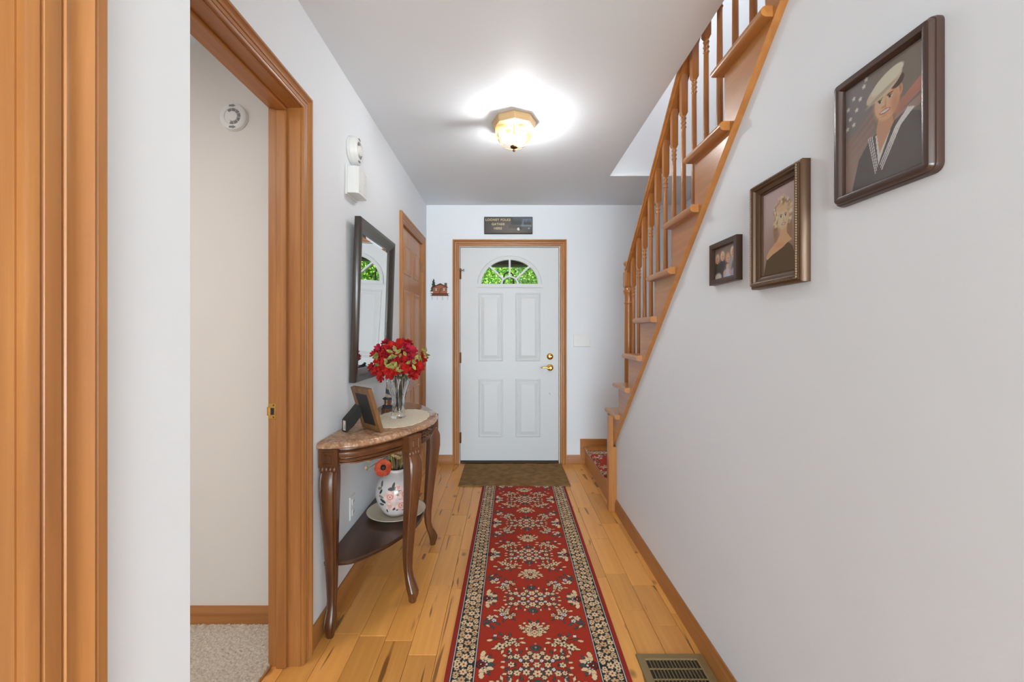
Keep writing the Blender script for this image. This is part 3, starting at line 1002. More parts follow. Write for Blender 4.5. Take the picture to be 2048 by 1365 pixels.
fin = MB().lathe([(.0215, 2.2975), (.020, 2.290), (.012, 2.286), (.005, 2.284), (.005, 2.279), (.008, 2.276), (.008, 2.272), (.004, 2.267)], (LX, LY, 0), 18)
fin.build('finial', BRONZEH, lamp, smooth=40)
MB().tube([(LX, LY, 2.298), (LX, LY, 2.425)], .003).build('rod', BRASS, lamp)
BULB = emit('bulb_glow', (.95, .97, 1.0), LAMP_STRENGTH)
BULB2 = flat('bulb_socket_white', (.8, .78, .72), .4)
for sx in (1, -1):
    bx = LX + sx * .042
    so = MB().lathe([(.017, 0), (.017, .035), (.013, .04)], (LX + sx * .016, LY, 2.375), 14, 'x', mat=Matrix.Scale(sx, 4, (1, 0, 0)))
    so.build('socket', ANTBR, lamp, smooth=40)
    b_ = MB().sphere((bx + sx * .024 if sx < 0 else LX + .03, LY - (.012 if sx > 0 else 0), 2.366 if sx < 0 else 2.337), ((.036, .033, .033) if sx > 0 else (.030, .0265, .0265)), 14, 10).build('bulb', BULB if sx > 0 else BULB2, lamp, smooth=180)

# ------------------------------------------------------------------ wall things on the left
def round_detector(name, c, axis, r, label, dp=1.0):
    """axis 'x': on left wall facing +x ; 'y': facing -y"""
    t = thing(name, c, label, 'smoke detector', )
    M = Matrix.Identity(4) if axis == 'x' else Matrix.Scale(-1, 4, (0, 1, 0))
    MB().lathe([(r, .0003), (r, .010), (r * .96, .012), (r * .94, .030), (r * .90, .034), (r * .60, .040), (r * .58, .034), (r * .36, .034), (r * .34, .042), (.001, .044)], c, 40, axis, mat=M @ (Matrix.Scale(dp, 4, (1, 0, 0) if axis == 'x' else (0, 1, 0)))).build('body', WHITE, t, smooth=35)
    for i in range(7):
        a = -2.0 + i * .62
        an = [a + .04 + q * .54 / 4 for q in range(5)]
        pts = [(r * .575 * math.cos(q), r * .575 * math.sin(q)) for q in an] + [(r * .37 * math.cos(q), r * .37 * math.sin(q)) for q in an[::-1]]
        if axis == 'x': fn = lambda p, q, d: (c[0] + d, c[1] + p, c[2] + q)
        else: fn = lambda p, q, d: (c[0] + p, c[1] - d, c[2] + q)
        MB().prism(pts, fn, .0341 * dp, .0355 * dp).build('vent', flat_grey, t)
    for sg in (1, -1):
        p0 = [(-.014, sg * r * .76 - .004), (.0, sg * r * .76 - .004), (.0, sg * r * .76 - .007), (.014, sg * r * .76), (.0, sg * r * .76 + .007), (.0, sg * r * .76 + .004), (-.014, sg * r * .76 + .004)]
        MB().prism(p0, fn, .0355 * dp, .0385 * dp).build('arrow', flat_grey, t)
    return t
flat_grey = flat('detector_grey', (.22, .22, .22), .6)
round_detector('smoke_detector', (-1.145, 1.745, H + (CY - 236) / F * 1.745), 'y', .058, 'round white smoke detector on the beige wall inside the doorway', .4)
round_detector('smoke_detector', (XL, 2.035, 2.122), 'x', .070, 'round white smoke detector above the doorbell box on the hall wall')

ch = thing('door_chime', (XL, 2.02, 1.956), 'white door chime box with a line emblem below the hall smoke detector', 'door chime')
frame_mb((1.952, 2.092, 1.886, 2.026), [(0, .0003), (0, .006), (.003, .007), (.004, .007)], lambda a, b, d: (XL + d, a, b), .002, fill=True).build('back_plate', WHITE, ch, smooth=30)
mb = MB().prism([(.007, 1.957), (.042, 1.957), (.058, 1.966), (.061, 2.022), (.058, 2.078), (.042, 2.087), (.007, 2.087)], lambda a, b, d: (XL + a, b, d), 1.893, 2.020)
mb.build('cover', WHITE, ch)
em = MB()
for z0, z1 in ((1.906, 1.9075), (2.0055, 2.007)): em.box(XL + .0588, XL + .0602, 1.975, 2.07, z0, z1)
mp = lambda a, b, d: (XL + d, a, b)
for p, q in (((2.004, 1.945), (2.016, 1.972)), ((2.016, 1.972), (2.030, 1.948)), ((2.030, 1.948), (2.042, 1.978))):
    em.prism(bar2(p, q, .003), mp, .0575, .0622)
em.build('emblem', flat('emblem_grey', (.68, .68, .68), .5), ch)

ot = thing('wall_outlet', (XL, 2.035, .378), 'white wall outlet behind the console table', 'outlet')
frame_mb((2.0, 2.07, .321, .435), [(0, .0003), (0, .003), (.004, .006), (.005, .006)], mp, .003, fill=True).build('cover_plate', WHITE, ot, smooth=30)
for dz in (-.026, .026):
    r_ = frame_mb((2.018, 2.052, .378 + dz - .017, .378 + dz + .017), [(0, .006), (.001, .0085), (.003, .0085)], mp, .008, fill=True).build('receptacle', WHITE, ot, smooth=30)
    MB().box(XL + .0085, XL + .0091, 2.027, 2.029, .378 + dz - .004, .378 + dz + .007).box(XL + .0085, XL + .0091, 2.041, 2.043, .378 + dz - .004, .378 + dz + .007).build('slot', BLACK, r_)

sw = thing('light_switch', (ex(1164), YE, ez(681)), 'white triple light switch plate between front door and stair', 'light switch')
mpe = lambda a, b, d: (a, YE - d, b)
frame_mb((ex(1147), ex(1181), ez(694), ez(669)), [(0, .0003), (0, .003), (.004, .006), (.005, .006)], mpe, .003, fill=True).build('cover_plate', WHITE, sw, smooth=30)
for i in (-1, 0, 1):
    x = ex(1164) + i * .046; z = ez(681.5)
    MB().box(x - .005, x + .005, YE - .0066, YE - .006, z - .012, z + .012).build('toggle_slot', flat_grey if i == 9 else WHITE, sw)
    MB().loft([[(x - .004, YE - .006, z - .006), (x + .004, YE - .006, z - .006), (x + .004, YE - .006, z + .004), (x - .004, YE - .006, z + .004)], [(x - .003, YE - .018, z - .013), (x + .003, YE - .018, z - .013), (x + .003, YE - .018, z - .008), (x - .003, YE - .018, z - .008)]]).build('toggle', WHITE, sw)

# mirror, hung with its top tilted forward
mr = thing('wall_mirror', (XL, 2.29, .99), 'dark framed rectangular mirror on the left wall above console table', 'mirror')
MY0, MY1, MZ0, MZ1 = 1.984, 2.596, .990, 1.790
def mfn(a, b, d):
    tilt = .026 * (b - MZ0) / (MZ1 - MZ0)
    return (XL + .006 + d + tilt, a, b)
prof = [(.0, 0), (0, .026), (.003, .031), (.012, .033), (.024, .031), (.040, .024), (.052, .016), (.060, .012), (.060, .006)]
frame_mb((MY0, MY1, MZ0, MZ1), prof, mfn, .0002, 2, back=True).build('frame', DARKFR, mr, smooth=40)
frame_mb((MY0 + .058, MY1 - .058, MZ0 + .058, MZ1 - .058), [(0, .0062), (.002, .0065), (.020, .0090), (.024, .0090)], mfn, .0002, 2, fill=True).build('mirror_glass', MIRROR, mr)

# ------------------------------------------------------------------ pictures on the right wall
def canvas(nu, nv):
    u, v = np.meshgrid(np.linspace(0, 1, nu), np.linspace(0, 1, nv), indexing='ij')
    return u, v, np.zeros((nu, nv, 3))
class Pic:
    def __init__(s, nu, nv, asp, bgc):
        s.u, s.v, s.c = canvas(nu, nv)
        s.asp = asp        # height / width
        s.gain = 1.0
        s.c[:] = bgc
    def e(s, cx, cy, a, b, col, ang=0.0, soft=.08, op=1.0):
        c, sn = math.cos(ang), math.sin(ang)
        dx, dy = s.u - cx, (s.v - cy) * s.asp
        x, y = dx * c + dy * sn, -dx * sn + dy * c
        r = np.sqrt((x / a) ** 2 + (y / (b * s.asp)) ** 2)
        m = np.clip((1 + soft - r) / (2 * soft), 0, 1) * op
        s.c = s.c * (1 - m[..., None]) + np.array(col) * m[..., None]
    def poly(s, pts, col, op=1.0):
        m = np.zeros(s.u.shape, bool)
        n = len(pts)
        for i in range(n):
            (x0, y0), (x1, y1) = pts[i], pts[(i + 1) % n]
            if y0 == y1: continue
            cond = ((y0 > s.v) != (y1 > s.v)) & (s.u < (x1 - x0) * (s.v - y0) / (y1 - y0) + x0)
            m ^= cond
        m = m * op
        s.c = s.c * (1 - m[..., None]) + np.array(col) * m[..., None]
    def noise(s, amt, seed=1):
        s.c *= 1 + np.random.default_rng(seed).normal(0, amt, s.u.shape)[..., None]
        s.c = np.clip(s.c, 0, 1)
    def mesh(s, name, fn):
        nu, nv = s.u.shape
        s.c = np.clip(s.c * s.gain, 0, .95)
        co = np.array([fn(a, b) for a, b in zip(s.u.ravel(), s.v.ravel())])
        i = np.arange((nu - 1) * (nv - 1))
        a = (i // (nv - 1)) * nv + i % (nv - 1)
        me = np_mesh(name, co, np.stack([a, a + nv, a + nv + 1, a + 1], -1))
        set_paint(me, s.c.reshape(-1, 3))
        return me
PHOTO = vcol('photo_print', .4, coat=.3)

def wall_picture(label, y0, y1, z0, z1, prof, mat, pic, r=.0005, n=3, extra=None):
    """hangs on the right wall, faces -x; prof in (inset, proud)"""
    fn = lambda a, b, d: (XR - d - .0006, a, b)
    t = thing('framed_photograph', (XR, (y0 + y1) / 2, (z0 + z1) / 2), label, 'picture frame', 'framed photographs on the right wall')
    fr = frame_mb((y0, y1, z0, z1), prof, fn, r, n, back=True).build('frame', mat, t, smooth=38)
    w, d = prof[-1]
    org = ORG[t.name]
    me = pic.mesh('photograph', lambda a, b: Vector((XR - d - .0016, y1 - w + .002 - (y1 - y0 - 2 * w + .004) * a, z0 + w - .002 + (z1 - z0 - 2 * w + .004) * b)) - org)
    link('photograph', me, PHOTO, t, org)
    frame_mb((y0 + w - .002, y1 - w + .002, z0 + w - .002, z1 - w + .002), [(0, d + .0022), (.001, d + .0022)], fn, .0003, 2, fill=True).build('glass', PICGLASS, t)
    return t, fn, fr

SK = S(202, 158, 124)
# sailor portrait
p = Pic(150, 190, 1.26, S(150, 140, 128))  # greys lifted, reflection haze of the glass painted into the colours
p.e(.6, .85, .6, .4, S(128, 118, 108), soft=.9)
for i in range(7): p.poly([(0, .02 + .07 * i), (.40, .22 + .07 * i), (.40, .255 + .07 * i), (0, .055 + .07 * i)], S(172, 128, 118), .55)
p.e(.10, .78, .26, .22, S(128, 126, 132), soft=.4, op=.8)
for i, (x, y) in enumerate(((.05, .80), (.13, .87), (.22, .83), (.08, .70), (.17, .75), (.27, .92), (.13, .63), (.30, .97), (.04, .62))):
    for q in range(5): p.e(x + .014 * math.cos(PI / 2 + q * 1.2566), y + .011 * math.sin(PI / 2 + q * 1.2566), .014, .006, S(222, 216, 208), PI / 2 + q * 1.2566, .3, .85)
p.poly([(.68, .50), (1, .62), (1, .74), (.62, .56)], S(190, 132, 116), .9)
p.poly([(.62, .44), (1, .50), (1, .58), (.66, .50)], S(196, 164, 150), .6)
p.poly([(.10, .0), (.20, .28), (.36, .42), (.66, .47), (.78, .50), (.92, .44), (1, .32), (1, 0)], S(98, 93, 92))
p.e(.75, .2, .3, .3, S(108, 102, 100), soft=.6, op=.6)
p.poly([(.42, .42), (.455, .16), (.62, .44)], S(226, 218, 208))
p.poly([(.43, .46), (.47, .25), (.64, .46), (.62, .56), (.46, .56)], S(196, 154, 124))
for k in range(3):
    o = .024 * k
    p.poly([(.37 - o, .43), (.440 - o * .5, .14 - o), (.449 - o * .5, .14 - o), (.381 - o, .43)], S(222, 216, 210))
    p.poly([(.47 + o * .4, .15 - o), (.66 + o, .42), (.80 + o, .52 - o * .3), (.82 + o, .505 - o * .3), (.674 + o, .405), (.482 + o * .4, .15 - o)], S(222, 216, 210))
p.e(.71, .70, .032, .05, S(204, 158, 126)); p.e(.71, .70, .016, .03, S(178, 126, 98), soft=.4)
p.e(.56, .665, .150, .155, S(214, 172, 138), soft=.05)
p.e(.50, .665, .085, .11, S(224, 186, 154), soft=.5, op=.7)
p.e(.66, .60, .05, .10, S(188, 140, 108), soft=.6, op=.7)
p.e(.68, .78, .08, .05, S(92, 72, 58), .4)
for x in (.475, .595): p.e(x, .69, .030, .011, S(226, 206, 190)); p.e(x, .69, .014, .011, S(70, 52, 44)); p.e(x, .716, .042, .007, S(112, 84, 66), .1); p.e(x, .701, .032, .004, S(120, 86, 68))
p.e(.545, .65, .012, .045, S(198, 148, 116), op=.7); p.e(.52, .632, .030, .010, S(190, 136, 106), soft=.4, op=.8)
p.e(.535, .590, .066, .020, S(182, 104, 90)); p.e(.535, .592, .054, .011, S(238, 228, 218))
p.e(.53, .555, .05, .008, S(188, 138, 108), soft=.5, op=.6)
p.e(.52, .80, .225, .075, S(206, 192, 170), .32, .04)
p.e(.56, .845, .20, .060, S(220, 208, 188), .32, .05)
p.e(.50, .755, .20, .018, S(182, 168, 148), .32, .25)
p.noise(.015)
p.gain = 1.45
profA = [(.0, 0), (0, .006), (.002, .012), (.004, .0125), (.005, .016), (.008, .020), (.014, .0215), (.020, .020), (.0235, .015), (.024, .010), (.024, .006)]
wall_picture('large portrait of a sailor in white cap, smooth dark brown rounded frame', .716, .941, 1.508, 1.785, profA, DARKFR if False else flat('glossy_brown_frame', S(70, 50, 42), .25), p, .016, 6)
# woman portrait
p = Pic(130, 190, 1.55, S(172, 150, 144))
p.e(.35, .8, .7, .4, S(190, 168, 164), soft=.9)
p.e(.9, .1, .6, .35, S(140, 116, 102), soft=.9)
p.e(.60, .66, .25, .20, S(188, 160, 126), soft=.12)
p.e(.40, .50, .07, .13, S(158, 124, 92), soft=.3); p.e(.80, .48, .07, .14, S(158, 124, 92), soft=.3)
rr = random.Random(2)
for i in range(150):
    a = rr.uniform(-.9, 4.0); rad = rr.uniform(.12, .27)
    p.e(.60 + rad * math.cos(a), .67 + rad * .80 * math.sin(a), rr.uniform(.02, .05), rr.uniform(.008, .022), rr.choice([S(218, 196, 162), S(166, 132, 96), S(234, 216, 186), S(140, 108, 80), S(204, 176, 140)]), rr.uniform(0, 3), .5, .8)
p.poly([(.02, 0), (.12, .20), (.26, .27), (.70, .36), (.88, .27), (.98, .1), (.98, 0)], S(98, 82, 62))
p.poly([(.10, .22), (.20, .30), (.42, .37), (.52, .44), (.54, .54), (.70, .54), (.72, .44), (.86, .35), (.74, .33), (.58, .285), (.3, .235), (.14, .19)], S(222, 172, 132))
p.e(.5, .33, .14, .03, S(206, 152, 114), -.15, .5, .6)
p.e(.62, .615, .150, .125, S(228, 186, 152), soft=.05)
p.e(.58, .62, .09, .09, S(238, 202, 172), soft=.5, op=.7)
p.e(.60, .735, .17, .035, S(206, 178, 140), .12, .4)
for x in (.555, .685): p.e(x, .642, .034, .010, S(232, 216, 202)); p.e(x, .642, .015, .010, S(74, 56, 48)); p.e(x, .654, .036, .004, S(96, 70, 56)); p.e(x, .668, .042, .005, S(144, 108, 82))
p.e(.625, .608, .012, .026, S(210, 160, 128), op=.8); p.e(.63, .592, .028, .008, S(204, 152, 120), soft=.4, op=.8)
p.e(.63, .556, .062, .016, S(196, 92, 80)); p.e(.63, .557, .046, .008, S(242, 232, 222))
p.noise(.015, 2)
p.gain = 1.5
profB = [(0, 0), (0, .020), (.003, .024), (.006, .024), (.009, .028), (.014, .031), (.019, .028), (.021, .022), (.028, .020), (.031, .018), (.0315, .014), (.034, .013), (.036, .014), (.037, .008)]
t_, fn_, fr_ = wall_picture('portrait of a blonde woman in a beaded bronze frame, middle of the three wall pictures', 1.032, 1.245, 1.357, 1.664, profB, BRONZE, p, .0004, 2)
# rope beading round the frame
bd = MB()
y0, y1, z0, z1 = 1.032 + .010, 1.245 - .010, 1.357 + .010, 1.664 - .010
def beads(p0, p1, n):
    for i in range(n):
        f = (i + .5) / n
        bd.sphere((XR - .0305, p0[0] + (p1[0] - p0[0]) * f, p0[1] + (p1[1] - p0[1]) * f), (.0035, .0042 if p0[0] != p1[0] else .003, .0042 if p0[1] != p1[1] else .003), 6, 4)
beads((y0, z0), (y1, z0), 30); beads((y0, z1), (y1, z1), 30); beads((y0, z0), (y0, z1), 44); beads((y1, z0), (y1, z1), 44)
o = bd.build('beading', Mat('tarnished_bead', S(118, 96, 74), .35, .5).m, t_, smooth=60)
o['kind'] = 'stuff'
# family photo
p = Pic(110, 84, .74, S(132, 112, 102))
rr = random.Random(4)
for x, y, sh, hr in ((.12, .62, S(70, 66, 62), S(196, 180, 158)), (.36, .66, S(52, 50, 50), S(200, 176, 140)), (.60, .56, S(86, 80, 80), S(186, 150, 104)), (.80, .70, S(150, 146, 146), S(206, 196, 176)), (.93, .60, S(96, 92, 96), S(170, 160, 150))):
    p.e(x, y - .42, .19, .36, sh, soft=.1)
    p.e(x, y + .05, .092, .145, hr, soft=.15)
    p.e(x + .01, y, .066, .115, S(200, 152, 124), soft=.1)
    p.e(x - .015, y + .02, .012, .012, S(80, 60, 50)); p.e(x + .035, y + .02, .012, .012, S(80, 60, 50)); p.e(x + .01, y - .055, .03, .012, S(170, 96, 84))
p.e(.58, .34, .06, .09, S(206, 160, 130)); p.e(.56, .10, .16, .18, S(176, 184, 200), soft=.2); p.e(.16, .08, .15, .13, S(190, 184, 172), soft=.2); p.e(.86, .10, .14, .16, S(150, 158, 186), soft=.2); p.e(.46, .18, .06, .07, S(200, 150, 124)); p.e(.7, .16, .06, .06, S(196, 146, 120))
p.noise(.03, 3)
p.gain = 1.5
profC = [(0, 0), (0, .019), (.001, .020), (.017, .020), (.018, .019), (.018, .006)]
wall_picture('small landscape photo of a family group in a plain brown box frame', 1.331, 1.510, 1.400, 1.546, profC, BROWNFR, p, .0004, 2)

# ------------------------------------------------------------------ sign over the door
sg = thing('wall_sign', (ex(1016.5), YE, ez(452)), 'dark wooden sign reading LOONEY FOLKS GATHER HERE above the front door', 'sign')
SX0, SX1, SZ0, SZ1 = ex(968.5), ex(1065), ez(469), ez(435)
p = Pic(200, 80, .36, S(44, 40, 38))
p.e(.3, .3, .5, .6, S(64, 54, 48), soft=.8); p.e(.55, .35, .25, .3, S(92, 80, 74), soft=.9)
p.poly([(.58, .5), (1, .45), (1, 1), (.6, 1)], S(74, 80, 92)); p.poly([(.8, .55), (1, .52), (1, .9), (.8, .9)], S(96, 106, 132), .8)
p.poly([(.76, .36), (1, .34), (1, .55), (.76, .57)], S(104, 114, 126))
for i in range(14):
    x = .57 + .024 * i if i < 9 else .84 + .035 * (i - 9) * .9
    hh = .32 + .12 * ((i * 7) % 5) / 5
    if i >= 9: hh *= .8
    p.poly([(x - .022, .52), (x, .56 + hh), (x + .022, .52)], S(36, 44, 36))
p.poly([(.5, .3), (1, .26), (1, .4), (.72, .42), (.6, .56), (.5, .5)], S(70, 64, 58))
p.e(.715, .25, .03, .09, S(214, 206, 194)); p.e(.935, .29, .018, .05, S(150, 158, 176)); p.e(.76, .3, .03, .12, S(40, 38, 36))
p.noise(.06, 5)
MB().cbox(SX0, SX1, YE - .020, YE - .0004, SZ0, SZ1, .003).build('board', flat('sign_board', S(52, 40, 34), .6), sg)
org = ORG[sg.name]
link('painting', p.mesh('painting', lambda a, b: Vector((SX0 + .006 + (SX1 - SX0 - .012) * a, YE - .0204, SZ0 + .008 + (SZ1 - SZ0 - .013) * b)) - org), PHOTO, sg, org)
TXT = flat('sign_letters', S(206, 184, 140), .6)
def text_mesh(s, size, x, z, parent, mat):
    cu = bpy.data.curves.new('t', 'FONT')
    cu.body = s; cu.size = size; cu.align_x = 'CENTER'; cu.extrude = .0006; cu.offset = .0008; cu.space_character = 1.12
    ob = bpy.data.objects.new('t', cu)
    C.objects.link(ob)
    dg = bpy.context.evaluated_depsgraph_get()
    me = bpy.data.meshes.new_from_object(ob.evaluated_get(dg))
    bpy.data.objects.remove(ob)
    mb = MB().add([(x + v.co.x, YE - .0212 - v.co.z * 1, z + v.co.y) for v in me.vertices], [tuple(q.vertices) for q in me.polygons])
    bpy.data.meshes.remove(me)
    return mb.build('lettering', mat, parent)
ch_ = .0300
text_mesh('LOONEY FOLKS', ch_, ex(996), ez(443.2), sg, TXT)
text_mesh('GATHER', ch_, ex(996.5), ez(451.9), sg, TXT)
text_mesh('HERE', ch_, ex(996), ez(460.3), sg, TXT)

# ------------------------------------------------------------------ cabin key holder
kh = thing('key_holder', (ex(881), YE, ez(585)), 'wooden log cabin key holder with pine tree left of the front door', 'key holder')
def kx_(c): return ex(850 + c / 22.75)
def kz_(c): return ez(550 + c / 22.75)
def kpoly(pts, d0, d1, name, mat, parent=kh):
    return MB().prism([(kx_(a), kz_(b)) for a, b in pts], mpe, d0, d1).build(name, mat, parent)
KW = wood('cabin_wood', S(178, 96, 50), S(128, 62, 28), 'x', .5, grain=3)
KD = flat('cabin_dark', S(70, 26, 16), .6)
KG = flat('cabin_pine_green', S(48, 62, 40), .7)
kpoly([(390, 170), (445, 290), (415, 290), (475, 390), (435, 390), (505, 520), (460, 520), (500, 760), (235, 760), (300, 640), (260, 640), (340, 500), (310, 430), (350, 400), (340, 300), (365, 280)], .0004, .006, 'pine_tree', KG)
kpoly([(370, 850), (370, 570), (700, 430), (1010, 570), (1010, 850)], .0004, .009, 'cabin_wall', KW)
kpoly([(350, 560), (360, 600), (700, 450), (1030, 600), (1040, 560), (715, 395), (690, 395)], .0005, .013, 'roof', KD)
kpoly([(890, 540), (890, 375), (1000, 375), (1000, 590)], .0005, .008, 'chimney', flat('cabin_stone', S(104, 90, 74), .8))
dr = kpoly([(630, 850), (630, 590), (765, 590), (765, 850)], .009, .011, 'door', flat('cabin_door', S(150, 84, 40), .6))
for pp in ([(640, 590), (660, 590), (755, 850), (735, 850)],): kpoly([(735, 600), (755, 610), (660, 840), (640, 830)], .011, .012, 'brace', KD, dr)
for wx0, wx1 in ((460, 570), (820, 930)):
    w_ = kpoly([(wx0, 750), (wx0, 600), (wx1, 600), (wx1, 750)], .009, .0115, 'window', KD)
    for a_ in (0, 1):
        for b_ in (0, 1):
            cxw = wx0 + 14 + a_ * 48; czw = 614 + b_ * 66
            kpoly([(cxw, czw + 56), (cxw, czw), (cxw + 36, czw), (cxw + 36, czw + 56)], .0115, .012, 'pane', flat('cabin_pane', S(206, 196, 186), .5), w_)
for zz in (855, 945): MB().tube([(kx_(260), YE - .010, kz_(zz)), (kx_(1105), YE - .010, kz_(zz + 8))], .0026, 8).build('rail', KD, kh)
kpoly([(320, 940), (320, 850), (1050, 850), (1050, 940)], .0005, .008, 'rail_board', flat('cabin_board', S(120, 60, 36), .6))
for i, hx in enumerate((330, 570, 805, 1045)):
    x = kx_(hx); z = kz_(960)
    MB().tube([(x, YE - .004, z), (x, YE - .005, z - .028), (x + .001, YE - .010, z - .036), (x + .002, YE - .018, z - .036), (x + .002, YE - .022, z - .028)], .0018, 6).build('hook', CHROME, kh, smooth=60)

# ------------------------------------------------------------------ console table
TYC, TZ = 2.158, .790
tb = thing('console_table', (-.57, TYC, 0), 'carved mahogany half moon console table with rose marble top', 'table')
half = [(0, -.368), (.06, -.370), (.14, -.385), (.205, -.412), (.25, -.432), (.32, -.468), (.40, -.524), (.455, -.575), (.49, -.625), (.506, -.69), (.508, -.757)]
def cat(pts, sub=5):
    out = []
    n = len(pts)
    for i in range(n - 1):
        p0, p1, p2, p3 = pts[max(i - 1, 0)], pts[i], pts[i + 1], pts[min(i + 2, n - 1)]
        for k in range(sub):
            t = k / sub
            out.append(tuple(.5 * ((2 * p1[j]) + (-p0[j] + p2[j]) * t + (2 * p0[j] - 5 * p1[j] + 4 * p2[j] - p3[j]) * t * t + (-p0[j] + 3 * p1[j] - 3 * p2[j] + p3[j]) * t ** 3) for j in range(2)))
    out.append(pts[-1])
    return out
ctrl = [(-a, x) for a, x in half[::-1]] + half[1:]
front = [(x, TYC + dy) for dy, x in cat(ctrl, 5)]        # (X, Y) from the near wall end to the far wall end
def offs(path, w):
    out = []
    n = len(path)
    for i, p in enumerate(path):
        a, b = path[max(i - 1, 0)], path[min(i + 1, n - 1)]
        tx, ty = b[0] - a[0], b[1] - a[1]
        L = math.hypot(tx, ty)
        nx, ny = ty / L, -tx / L          # outward (+x side)
        out.append((max(p[0] - nx * w, -.7585), p[1] - ny * w))
    return out
def slab_rings(prof, base=front):
    rings = []
    for w, z in prof:
        o = offs(base, w)
        rings.append([(x, y, z) for x, y in o] + [(-.7585, o[-1][1], z), (-.7585, o[0][1], z)])
    return rings
MB().loft(slab_rings([(.012, .764), (.004, .766), (.0, .772), (.001, .779), (.006, .786), (.012, TZ)])).build('marble_top', MARBLE, tb, smooth=35)
# apron: moulded strip following the front between the leg blocks
AP = [(.040, .7638), (.022, .7638), (.021, .758), (.031, .755), (.031, .752), (.024, .750), (.019, .744), (.018, .733), (.022, .724), (.033, .721), (.033, .717), (.024, .716), (.021, .712), (.024, .708), (.031, .707), (.031, .704), (.023, .702), (.023, .696), (.040, .695)]
NP = len(front)
def front_y(y):      # index of the front path nearest to world y
    return min(range(NP), key=lambda i: abs(front[i][1] - y))
LF1, LF2, LR1, LR2 = (-.450, 1.912), (-.450, 2 * TYC - 1.912), (-.715, 1.693), (-.715, 2 * TYC - 1.693)
i1, i2 = front_y(LF1[1]), front_y(LF2[1])
lowp = [(w + (0 if z > .73 else 0), z) for w, z in AP]
def apron(i0, i3, prof, name='apron'):
    pr = [offs(front, w) for w, z in prof]
    mb = MB()
    rings = [[(pr[k][i][0], pr[k][i][1], prof[k][1]) for k in range(len(prof))] for i in range(i0, i3 + 1)]
    return mb.loft(rings).build(name, DARKY, tb, smooth=30)
ia = min(i for i in range(NP) if front[i][0] > -.688)
apron(ia, i1, AP); apron(i2, NP - 1 - ia, AP)
AC = [(.030, .7638), (.020, .7638), (.020, .758), (.026, .752), (.026, .705), (.022, .700), (.024, .694), (.034, .693)]
apron(i1, i2, AC)
cv = MB()
rr = random.Random(8)
o26 = offs(front, .023)
for i in range(i1 + 2, i2 - 1):
    for z in (.745, .73, .715):
        x, y = o26[i]
        cv.sphere((x + rr.uniform(-.001, .002), y + rr.uniform(-.005, .005), z + rr.uniform(-.004, .004)), (.006, .008, .006), 6, 4)
cv.build('carving', DARKY, tb, smooth=60)['kind'] = 'stuff'

def leg(c, d, front_leg=False):
    """cabriole leg; c plan position of the block, d outward unit direction"""
    dx, dy = d
    L = math.hypot(dx, dy); dx, dy = dx / L, dy / L
    sec = [(.690, .000, .030), (.672, .006, .034), (.64, .012, .037), (.58, .013, .036), (.50, .009, .032), (.40, .003, .027), (.30, -.003, .0235), (.20, -.007, .020), (.14, -.006, .0175), (.105, -.001, .018), (.075, .007, .022), (.05, .013, .023), (.032, .014, .020), (.015, .013, .0155), (.0, .012, .014)]
    shp = [(1.14, 0), (1.10, .34), (.98, .60), (.84, .68), (.90, .80), (.72, .97), (-.35, .95), (-.8, .8), (-.95, .35), (-.95, -.35), (-.8, -.8), (-.35, -.95), (.72, -.97), (.90, -.80), (.84, -.68), (.98, -.60), (1.10, -.34)]
    if front_leg: sec = [(z, o * 1.7, hw) for z, o, hw in sec]
    rings = []
    for z, o, hw in sec:
        ring_ = []
        for a, b in shp:
            px = c[0] + dx * (o + a * hw) - dy * b * hw
            py = c[1] + dy * (o + a * hw) + dx * b * hw
            ring_.append((max(px, -.7575), py, z))
        rings.append(ring_)
    lg = MB().loft(rings).build('leg', DARKW, tb, smooth=24)
    # square block at the top with a carved square
    bw = .038
    def bp(a, b, z): return (max(c[0] + dx * a - dy * b, -.7575), c[1] + dy * a + dx * b, z)
    mb = MB().loft([[bp(-bw, -bw, z), bp(bw, -bw, z), bp(bw, bw, z), bp(-bw, bw, z)] for z in (.690, .7637)])
    mb.build('block', DARKW, lg)
    ctr = (.690 + .7637) / 2
    fm = lambda a, b, q: bp(bw + q, a, b)
    frame_mb((-.026, .026, ctr - .027, ctr + .027), [(0, 0), (.001, .003), (.006, .003), (.008, .0004), (.013, .0004), (.015, .003), (.02, .003)], fm, fill=True).build('carved_square', DARKW, lg)
    mb = MB()
    for b in (-.024, -.008, .008, .024):
        p_ = bp(bw - .006, b, .682)
        mb.sphere(p_, (.012, .012, .016), 8, 6)
    mb.build('carved_leaf', DARKW, lg, smooth=60)
    return lg
leg(LR1, (.0, -1)); leg(LR2, (.0, 1)); leg(LF1, (.85, -.6), True); leg(LF2, (.85, .6), True)
MB().loft(slab_rings([(.082, .258), (.076, .260), (.072, .264), (.076, .268), (.070, .272), (.070, .276), (.074, .280), (.080, .281)])).build('lower_shelf', SHELFW, tb, smooth=35)

